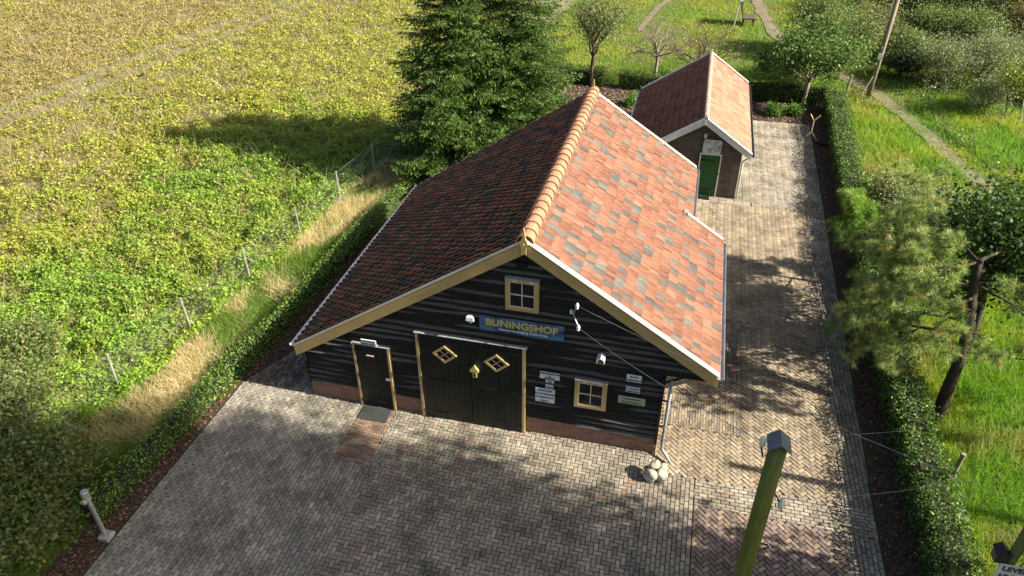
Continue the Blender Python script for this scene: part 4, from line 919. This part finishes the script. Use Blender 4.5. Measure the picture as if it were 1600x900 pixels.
# ------------------------------------------------------------------ crop, grass, litter (stuff nobody could count)
def cam_vis(x, y, z=0., pad=.06):
    v = np.stack([x-CAM.x, y-CAM.y, np.full_like(x, z)-CAM.z], 1); d = v@np.array(_F); d = np.maximum(d, .1)
    u = v@np.array(_R)/d*FPX/800; q = v@np.array(_U)/d*FPX/450
    return (np.abs(u) < 1+pad) & (np.abs(q) < 1+pad*1.5), d
def scatter(x0, x1, y0, y1, dens0, d0, p=1.6, pad=.12):
    """points in view, thinning with distance; returns x, y, size factor"""
    n = int((x1-x0)*(y1-y0)*dens0); x = rng.uniform(x0, x1, n); y = rng.uniform(y0, y1, n); ok, d = cam_vis(x, y, 0, pad); f = np.maximum(1, d/d0); ok &= rng.random(n) < f**-p
    return x[ok], y[ok], f[ok]**(p/2)
# potato crop
x, y, f = scatter(-75, -4.0, -7, 62, 760, 17, 1.3)
x2, y2, f2 = scatter(-19, -4.0, -7, 20, 1100, 17, 1.3)
k2 = sstep(-19, -11, x2+2*(fbm(x2, y2, .4, 9)-.5)) > rng.random(len(x2)); x, y, f = np.r_[x, x2[k2]], np.r_[y, y2[k2]], np.r_[f, f2[k2]]
ok = x < fieldedge(y)+.25+.5*(fbm(x, y, .8, 7)-.5)
tr = x+22.6-.13*(y-25)
bare = np.minimum(np.abs(tr+.95), np.abs(tr-.95)) < .36+.3*fbm(x, y, .8, 2)
ok &= ~(bare & (rng.random(len(x)) < .95)); ok &= ~((y < -2.5) & (x > -5.4))
x, y, f = x[ok], y[ok], f[ok]; n = len(x)
cov = fbm(x, y, 1.5, 11); big = fbm(x, y, .25, 12)
gap = ((fbm(x, y, .9, 13) > .60) & (rng.random(n) < .75*sstep(-6, -13, x))) | ((fbm(x, y, 1.9, 14) > .60) & (rng.random(n) < .6))
x, y, f, cov, big = x[~gap], y[~gap], f[~gap], cov[~gap], big[~gap]; n = len(x)
Hc = (.08+.95*cov**1.6)*(1-.55*sstep(-14, -26, x)); z = Hc*np.sqrt(rng.random(n))*rng.uniform(.7, 1.1, n)
green = np.clip(sstep(-18, -8, x+3.5*(big-.5)*2)*1.0*sstep(24, 12, y)*.85+1.3*(fbm(x, y, .55, 15)-.5)+rng.normal(0, .14, n), 0, 1)
brown = np.clip(.26*sstep(-12, -17, x)+sstep(-22, -27, x+3*(big-.5)*2)*sstep(-43, -35, x)*.8+.25*(fbm(x, y, .7, 16)-.35)+rng.normal(0, .2, n), 0, 1)
C = mixc((.37, .395, .058), (.20, .355, .04), green); C = mixc(C, (.36, .265, .14), brown*.66)
C = C*(1+rng.normal(0, .24, (n, 1))); C[rng.random(n) < .035] = (.34, .27, .14)
tag(np_mesh('potato_crop', leafV(np.stack([x, y, z], 1), np.minimum(.09*np.sqrt(f), .13)*rng.uniform(.6, 1.4, n), up=.5, aspect=.62), 4, np.clip(C, .01, .8), M['leaf']), 'sprawling green to yellow potato crop over the whole field', 'crop', kind='stuff')
x, y, f = scatter(-75, -4.4, -3, 62, 34, 17, 1.6); ok = x < fieldedge(y); x, y, f = x[ok], y[ok], f[ok]; n = len(x)
tag(np_mesh('dry_stalks', bladeV(np.stack([x, y, 0*x], 1), (.25+.5*rng.random(n))*np.minimum(f, 1.5), .022*f, .9), 3, tints(rng, n, ((.36, .27, .14), (.28, .2, .1), (.40, .33, .19)), (3, 2, 2)), M['grass']), 'dead brown stalks standing through the crop', 'stalks', kind='stuff')

def grass(name, label, xyf, h, wd, C, lean=.4):
    x, y, f = xyf; n = len(x)
    return tag(np_mesh(name, bladeV(np.stack([x, y, np.full(n, -.05)], 1), h, wd, lean), 3, np.clip(C, .01, .9), M['grass']), label, 'grass', kind='stuff')
# verge between fence and low hedge
x, y, f = scatter(-5.6, -1.6, -7, 17.5, 1500, 17, 1.2)
hx = np.interp(y, [-5.2, -1, 2, 8, 13, 18], [-3.1, -2.8, -2.48, -2.2, -1.9, -1.7]); ok = (x > fieldedge(y)-.45*rng.random(len(x))) & (x < hx+.2*rng.random(len(x))); x, y, f = x[ok], y[ok], f[ok]; n = len(x)
dry = sstep(-4.2, -2.6, y)*sstep(.44, .60, fbm(x, y, .75, 21)+.10*sstep(-3.2, -4.2, x)+.10*sstep(1.5, -.5, y)-.04+rng.normal(0, .07, n))
C = mixc((.16, .28, .035), (.74, .60, .38), dry)*(1+rng.normal(0, .16, (n, 1))); C = mixc(C, (.20, .22, .06), (rng.random(n) < .2)*1.)
h = (.10+.22*fbm(x, y, .8, 22)+.10*dry)*rng.uniform(.6, 1.25, n)
grass('verge_grass', 'dry straw and green grass on the verge inside the wire fence', (x, y, f), h, .014*f*rng.uniform(.7, 1.3, n), C, .75)
# meadow right of the hedge and behind the yard
def meadow_mask(x, y):
    keep = ((x > 15.45+.25*np.sin(y*1.3)*0) & (y < 26.3)) | (y > 26.3)
    keep &= ~((x < 15.6) & (y < 26.3)); keep &= (x > -3.0+.05*y)
    wd = .42*(.1+1.2*fbm(x, y, 1.3, 31)); d1 = pathdist(x, y, PATH); d2 = pathdist(x, y, PATH2)
    keep &= (d1 > wd) | (rng.random(len(x)) < .34); keep &= (d2 > wd) | (rng.random(len(x)) < .3)
    return keep, np.minimum(d1, d2)
x, y, f = scatter(-4, 40, -5, 62, 900, 17, 1.75); ok, pd = meadow_mask(x, y); x, y, f, pd = x[ok], y[ok], f[ok], pd[ok]; n = len(x)
far = sstep(24, 30, y); clump = fbm(x, y, .9, 33); yel = np.clip(.25*far+.75*sstep(.42, .68, fbm(x, y, .45, 34))+rng.normal(0, .13, n), 0, 1)
C = mixc((.16, .315, .032), (.33, .37, .048), yel); C = mixc(C, (.38, .29, .16), (np.clip(sstep(.60, .72, fbm(x, y, .7, 35)), 0, 1)*.6*(rng.random(n) < .7))); C *= (1+rng.normal(0, .17, (n, 1)))
h = (.10+.34*clump)*(1-.55*far)*rng.uniform(.55, 1.3, n)*np.where(pd < .9, .5, 1)
grass('meadow_grass', 'tall green grass of the meadow right of and behind the yard', (x, y, f), h*np.minimum(f, 1.3), .016*f*rng.uniform(.7, 1.35, n), C, .7)
# weeds in the back: low leafy ground cover
x, y, f = scatter(15.6, 40, 9, 55, 130, 20, 1.7); k = fbm(x, y, .5, 41) > .56; k &= pathdist(x, y, PATH) > .7; x, y, f = x[k], y[k], f[k]; n = len(x)
tag(np_mesh('ground_cover', leafV(np.stack([x, y, .05+.4*fbm(x, y, .9, 42)*rng.random(n)], 1), .09*f, up=.5), 4, tints(rng, n, ((.10, .17, .04), (.15, .20, .06), (.20, .20, .08)), (3, 2, 1)), M['leaf']), 'low leafy weeds among the meadow grass', 'weeds', kind='stuff')
# leaf litter on the beds
def litter(name, label, poly, dens, pal, wt, size):
    xs = [p[0] for p in poly]; ys = [p[1] for p in poly]; n = int((max(xs)-min(xs))*(max(ys)-min(ys))*dens); x = rng.uniform(min(xs), max(xs), n); y = rng.uniform(min(ys), max(ys), n)
    ins = np.zeros(n, bool); j = len(poly)-1
    for i in range(len(poly)):
        a, b = poly[i], poly[j]; c = ((a[1] > y) != (b[1] > y)) & (x < (b[0]-a[0])*(y-a[1])/((b[1]-a[1]) or 1e-9)+a[0]); ins ^= c; j = i
    x, y = x[ins], y[ins]; n = len(x)
    tag(np_mesh(name, leafV(np.stack([x, y, -.01+.03*rng.random(n)], 1), size*rng.uniform(.6, 1.4, n), up=.62, aspect=.6, fold=.2), 4, tints(rng, n, pal, wt, .25).clip(.01, .8), M['litter']), label, 'leaf litter', kind='stuff')
LP = ((.17, .095, .055), (.23, .14, .085), (.10, .06, .04), (.32, .22, .14)); LW = (4, 3, 4, 1.2)
litter('leaf_litter', 'brown fallen leaves in the bed between low hedge and paving', [(-3.0, -8), (-2.12, -8), (-2.12, -.1), (-.6, 0), (-.5, 9), (-1.6, 9), (-2.2, 0)], 420, LP, LW, .06)
litter('leaf_litter', 'brown fallen leaves in the bed under the driveway hedge', [(13.92, -6), (14.9, -6), (15.1, 13), (15.5, 25), (14.45, 25), (13.98, 2)], 230, LP, LW, .06)
litter('leaf_litter', 'dull brown bark and leaves over the bed behind the barn', [(-1, 15), (6.3, 15), (6.3, 22.7), (14.4, 22.7), (14.4, 25.2), (-2.5, 26)], 150, ((.22, .15, .12), (.28, .2, .16), (.15, .10, .08)), (3, 2, 2), .09)
# loose leaves blown on the paving
x = rng.uniform(-2, 13.8, 420); y = rng.uniform(-7, 6, 420); k = (y < -.1) | (x > 9.1); x, y = x[k], y[k]; n = len(x)
tag(np_mesh('fallen_leaves', leafV(np.stack([x, y, np.full(n, .012)], 1), .05*rng.uniform(.5, 1.3, n), up=.85, aspect=.6, fold=.15), 4, tints(rng, n, ((.34, .28, .14), (.24, .16, .09), (.40, .36, .24)), (3, 3, 2)), M['litter']), 'scattered dry leaves lying on the paving', 'leaf litter', kind='stuff')
# moss and grass tufts in the joints at the shed corner
x = np.concatenate([rng.normal(11.05, .12, 260), rng.uniform(9.1, 11, 60), rng.uniform(.1, 9, 260)]); y = np.concatenate([rng.uniform(14.0, 16.5, 260), rng.uniform(13.95, 14.08, 60), rng.normal(-.06, .05, 260)]); n = len(x)
tag(np_mesh('joint_weeds', bladeV(np.stack([x, y, 0*x-.01], 1), rng.uniform(.02, .10, n), np.full(n, .02), 1.), 3, tints(rng, n, ((.13, .17, .04), (.22, .2, .08)), (2, 1)), M['grass']), 'small weeds growing along the wall foot', 'weeds', kind='stuff')

# ------------------------------------------------------------------ fence, poles, wires, small objects
fence = thing('wire_fence', 'wire mesh fence on thin leaning posts between crop and verge', 'fence', (-4.4, 4.5, 0))
FP = [(-5.25, -4.1), (-4.98, -1.25), (-4.63, 1.49), (-4.37, 4.34), (-4.05, 7.23), (-3.9, 10.17), (-3.64, 12.86), (-3.31, 16.13), (-3.0, 19.2), (-2.7, 22.2)]
for i, (x, y) in enumerate(FP):
    m = MB(); lx, ly = random.gauss(0, .03), random.gauss(0, .03)
    m.tube([(x, y, -.05), (x+lx, y+ly, 1.32)], .026, 8); m.box((x+lx-.03, y+ly-.03, 1.32), (x+lx+.03, y+ly+.03, 1.345)); m.build('post', M['galv'], fence)
m = MB()
for (ax, ay), (bx, by) in zip(FP[:-1], FP[1:]):
    for z in (.08, .62, 1.28): m.tube([(ax-.03, ay, z), ((ax+bx)/2-.03, (ay+by)/2, z-.02), (bx-.03, by, z)], .0035, 3, cap=False)
    L = math.hypot(bx-ax, by-ay); n = int(L/.12); h = 1.2
    for i in range(-10, n):
        for s_ in (1, -1):
            a0 = max(0, i*.12); a1 = min(L, i*.12+1.2); z0 = .08+(a0-i*.12); z1 = .08+(a1-i*.12)
            if a1-a0 < .05: continue
            if s_ < 0: z0, z1 = 1.36-z0, 1.36-z1
            p = lambda a, z: (ax+(bx-ax)*a/L-.03, ay+(by-ay)*a/L, z)
            m.tube([p(a0, z0), p(a1, z1)], .0010, 3, cap=False)
m.build('wire_mesh', M['wire'], fence, fixn=False)
m = MB(); m.tube([(-3.66, 12.9, 1.25), (-4.6, 13.4, .0)], .02, 6); m.build('brace', M['galv'], fence)

t = thing('tap_post', 'grey metal post with a capped head on a concrete foot beside the paving', 'post', (-2.25, -5.25, 0))
m = MB(); m.box((-2.38, -5.38, -.03), (-2.13, -5.13, .10), bev=.02); m.build('foot', M['concrete'], t)
m = MB(); m.box((-2.293, -5.30, .10), (-2.227, -5.234, 1.22), bev=.008); m.build('post', M['galv'], t)
m = MB(); m.lathe([(.05, 1.2), (.07, 1.22), (.07, 1.36), (.08, 1.38), (.08, 1.46), (.06, 1.49)], (-2.26, -5.265, 0), 12); m.box((-2.30, -5.40, 1.2), (-2.22, -5.33, 1.3), bev=.01); m.build('cap', M['galv'], t)

# front pole, its cap, insulators and cables
PX, PY, PZ = 10.36, -5.98, 6.72
t = thing('utility_pole', 'mossy green wooden pole with a grey ridged cap standing in the foreground', 'pole', (PX, PY, 0))
m = MB(); m.tube([(PX, PY, -.05), (PX, PY, 3), (PX, PY, 5), (PX, PY, PZ)], [.125, .118, .114, .110], 18); m.build('shaft', M['polewood'], t, True)
m = MB(); w_ = .14; m.prism([(PX-w_, PY-w_, PZ-.04), (PX-w_, PY-w_, PZ-.02), (PX, PY-w_, PZ+.10), (PX+w_, PY-w_, PZ-.02), (PX+w_, PY-w_, PZ-.04), (PX, PY-w_, PZ+.075)], (0, 2*w_, 0)); m.build('cap', surf('cap_zinc', (.13, .145, .17), .45, var=.25, scale=8, metal=.3), t)
def pin(p, q, parent):
    m = MB(); m.tube([p, (p[0]+(q[0]-p[0])*.5, p[1]+(q[1]-p[1])*.5, p[2]-.07), (q[0], q[1], q[2]-.08), q], .012, 6); m.build('pin', M['iron'], parent)
    insul((q[0], q[1], q[2]+.02), parent, 1.0)
I1 = (PX-.19, PY+.02, PZ-.06); I2 = (PX+.21, PY-.05, PZ-1.02)
pin((PX-.1, PY, PZ-.22), I1, t); pin((PX+.10, PY-.03, PZ-.86), I2, t)
m = MB(); m.tube([(PX+.105, PY-.05, PZ-1.86), (PX+.19, PY-.06, PZ-1.84), (PX+.22, PY-.06, PZ-1.9), (PX+.16, PY-.06, PZ-1.93)], .012, 6); m.build('hook', M['iron'], t)
def cable(label, a, b, sag, r=.006, mat='wire'):
    a, b = Vector(a), Vector(b); pts = [a+(b-a)*(i/24)-Vector((0, 0, sag*4*(i/24)*(1-i/24))) for i in range(25)]
    m = MB(); m.tube(pts, r, 5); tag(m.build('cable', M[mat], None, True), label, 'cable', 'overhead cables of the yard')
cable('pale cable from the lower barn insulator down to the pole cap', (7.05, -.30, 3.66), I1, .10, .0055)
EP = (20.5, -.3, 5.6)
cable('cable leaving the pole cap insulator across the driveway hedge', (I1[0], I1[1], I1[2]+.06), (EP[0], EP[1], EP[2]+.6), .55, .0014)
cable('cable leaving the lower pole insulator across the driveway hedge', (I2[0], I2[1], I2[2]+.06), EP, .75, .0014)
t = thing('utility_pole', 'end pole of the cables beyond the right edge', 'pole', (20.6, -.3, 0)); m = MB(); m.tube([(20.6, -.3, 0), (20.6, -.3, 6.4)], [.12, .1], 12); m.build('shaft', M['polewood'], t, True)
# sign pole at the lower right corner
def ray(px, py, t_): return CAM+t_*(_F+_R*((px-800)/FPX)-_U*((py-450)/FPX))
q = ray(1584, 868, 10.4); t = thing('sign_pole', 'brown green pole with white lettered sign at the lower right corner', 'pole', (q.x, q.y, 0))
m = MB(); m.tube([(q.x, q.y, 0), (q.x, q.y, q.z+1.2)], [.075, .07], 14); m.build('shaft', M['polewood'], t, True)
m = MB(); s_ = q.z-.12; m.box((q.x-.16, q.y-.10, s_-.34), (q.x+.62, q.y-.085, s_+.02), bev=.004); m.build('sign_panel', surf('sign_white', (.62, .64, .66), .5), t)
text(t, 'LEVEND', q.x-.11, s_-.07, q.y-.103, .13, M['ink'], 'LEFT', off=.004); text(t, 'HUIS', q.x-.11, s_-.24, q.y-.103, .13, M['ink'], 'LEFT', off=.004)
cable('thin cable from the upper barn insulator to the corner sign pole', (7.0, -.30, 4.24), (q.x, q.y+.07, q.z+.9), .12, .0035)
lb = thing('lamp_box', 'small black gabled lantern box on the corner sign pole', 'lamp', (q.x-.16, q.y, q.z))
m = MB(); m.box((q.x-.24, q.y-.08, q.z-.12), (q.x-.08, q.y+.08, q.z+.04)); m.build('housing', M['black'], lb)
m = MB(); m.prism([(q.x-.26, q.y-.1, q.z+.045), (q.x-.06, q.y-.1, q.z+.045), (q.x-.16, q.y-.1, q.z+.13)], (0, .2, 0)); m.build('roof', M['iron'], lb)
m = MB(); m.tube([(q.x+.08, q.y-.02, q.z+.15), (q.x+.16, q.y-.03, q.z-.05), (q.x+.10, q.y-.03, q.z-.3)], .015, 6); m.build('yellow_cable', surf('yellow_plastic', (.55, .42, .03), .5), t)

# old leaning pole with brace in the meadow
t = thing('utility_pole', 'weathered leaning wooden pole beside the meadow path', 'pole', (17.53, 27.1, 0))
m = MB(); m.tube([(17.53, 27.1, -.05), (17.62, 27.1, 2.5), (17.7, 27.1, 6.0)], [.13, .12, .10], 12); m.build('shaft', M['polewood2'], t, True)
m = MB(); m.box((17.47, 26.95, 2.0), (17.68, 26.98, 2.28)); m.build('plate', M['ceramic'], t)
m = MB(); m.tube([(17.5, 27.0, 1.15), (17.0, 26.7, -.02)], .035, 6); m.build('brace', M['timber'], t)
m = MB(); m.tube([(16.55, 27.6, -.03), (16.62, 27.6, .95)], .06, 8); tag(m.build('stump_post', M['polewood2']), 'short grey post in the grass left of the leaning pole', 'post')
m = MB(); m.tube([(15.75, .75, -.03), (15.8, .78, .85)], [.06, .055], 8); tag(m.build('stump_post', M['polewood2']), 'short wooden post behind the driveway hedge below the pine', 'post')
for lb, a, b in (('thin wooden stake, left one under the young tree', (23.1, 25.0, 0), (23.6, 25.5, 1.4)), ('thin wooden stake, right one under the young tree', (23.9, 24.7, 0), (23.85, 25.4, 1.4)), ('thin wooden stake propping the silvery shrub', (21.6, 28.6, 0), (21.2, 29.2, 1.2))):
    m = MB(); m.tube([a, b], .03, 6); tag(m.build('stake', M['timber']), lb, 'stake', 'stakes by the young trees')

# garden stand with forked top, black bowl beside it
t = thing('wooden_stand', 'pale wooden stand with forked top on splayed feet on the driveway', 'stand', (14.2, 20.7, 0))
m = MB(); m.tube([(14.2, 20.7, .35), (14.2, 20.72, .98)], .028, 6); m.build('post', M['timber'], t)
for q_ in (200, 330, 90):
    m = MB(); a = R(q_); m.tube([(14.2, 20.7, .40), (14.2+.42*math.cos(a), 20.7+.42*math.sin(a), .0)], .025, 6); m.build('leg', M['timber'], t)
m = MB(); m.tube([(14.2, 20.72, .92), (14.0, 20.72, 1.22)], [.026, .03], 6); m.tube([(14.2, 20.72, .92), (14.42, 20.72, 1.18)], [.026, .03], 6); m.build('fork', surf('fresh_wood', (.50, .38, .20), .7), t)
m = MB(); m.lathe([(.02, .02), (.24, .03), (.30, .09), (.29, .09), (.23, .045), (.0, .035)], (14.75, 20.45, 0), 20); tag(m.build('bowl', M['black'], None, True), 'shallow black bowl lying by the wooden stand', 'bowl')
# bench on the meadow
bx, by = 11.45, 40.3
t = thing('bench', 'small dark bench with high back on the far meadow', 'bench', (bx, by, 0))
m = MB(); m.box((bx-.1, by-.7, .42), (bx+.75, by+.6, .50), bev=.01); m.build('seat', M['timber'] if False else surf('bench_brown', (.10, .075, .07), .6), t)
m = MB(); m.prism([(bx-.12, by-.7, .5), (bx-.05, by-.7, .5), (bx-.22, by-.7, 1.55), (bx-.42, by-.7, 1.55)], (0, 1.3, 0)); m.build('backrest', surf('bench_grey', (.22, .25, .26), .5), t)
for dx, dy in ((0, -.6), (0, .5), (.65, -.6), (.65, .5)):
    m = MB(); m.box((bx+dx-.03, by+dy-.03, -.04), (bx+dx+.03, by+dy+.03, .42)); m.build('leg', M['iron'], t)
m = MB(); m.tube([(10.85, 39.2, -.05), (11.0, 39.6, 1.25)], .035, 6); tag(m.build('leaning_pole', M['galv']), 'thin pale post standing beside the far bench', 'post')
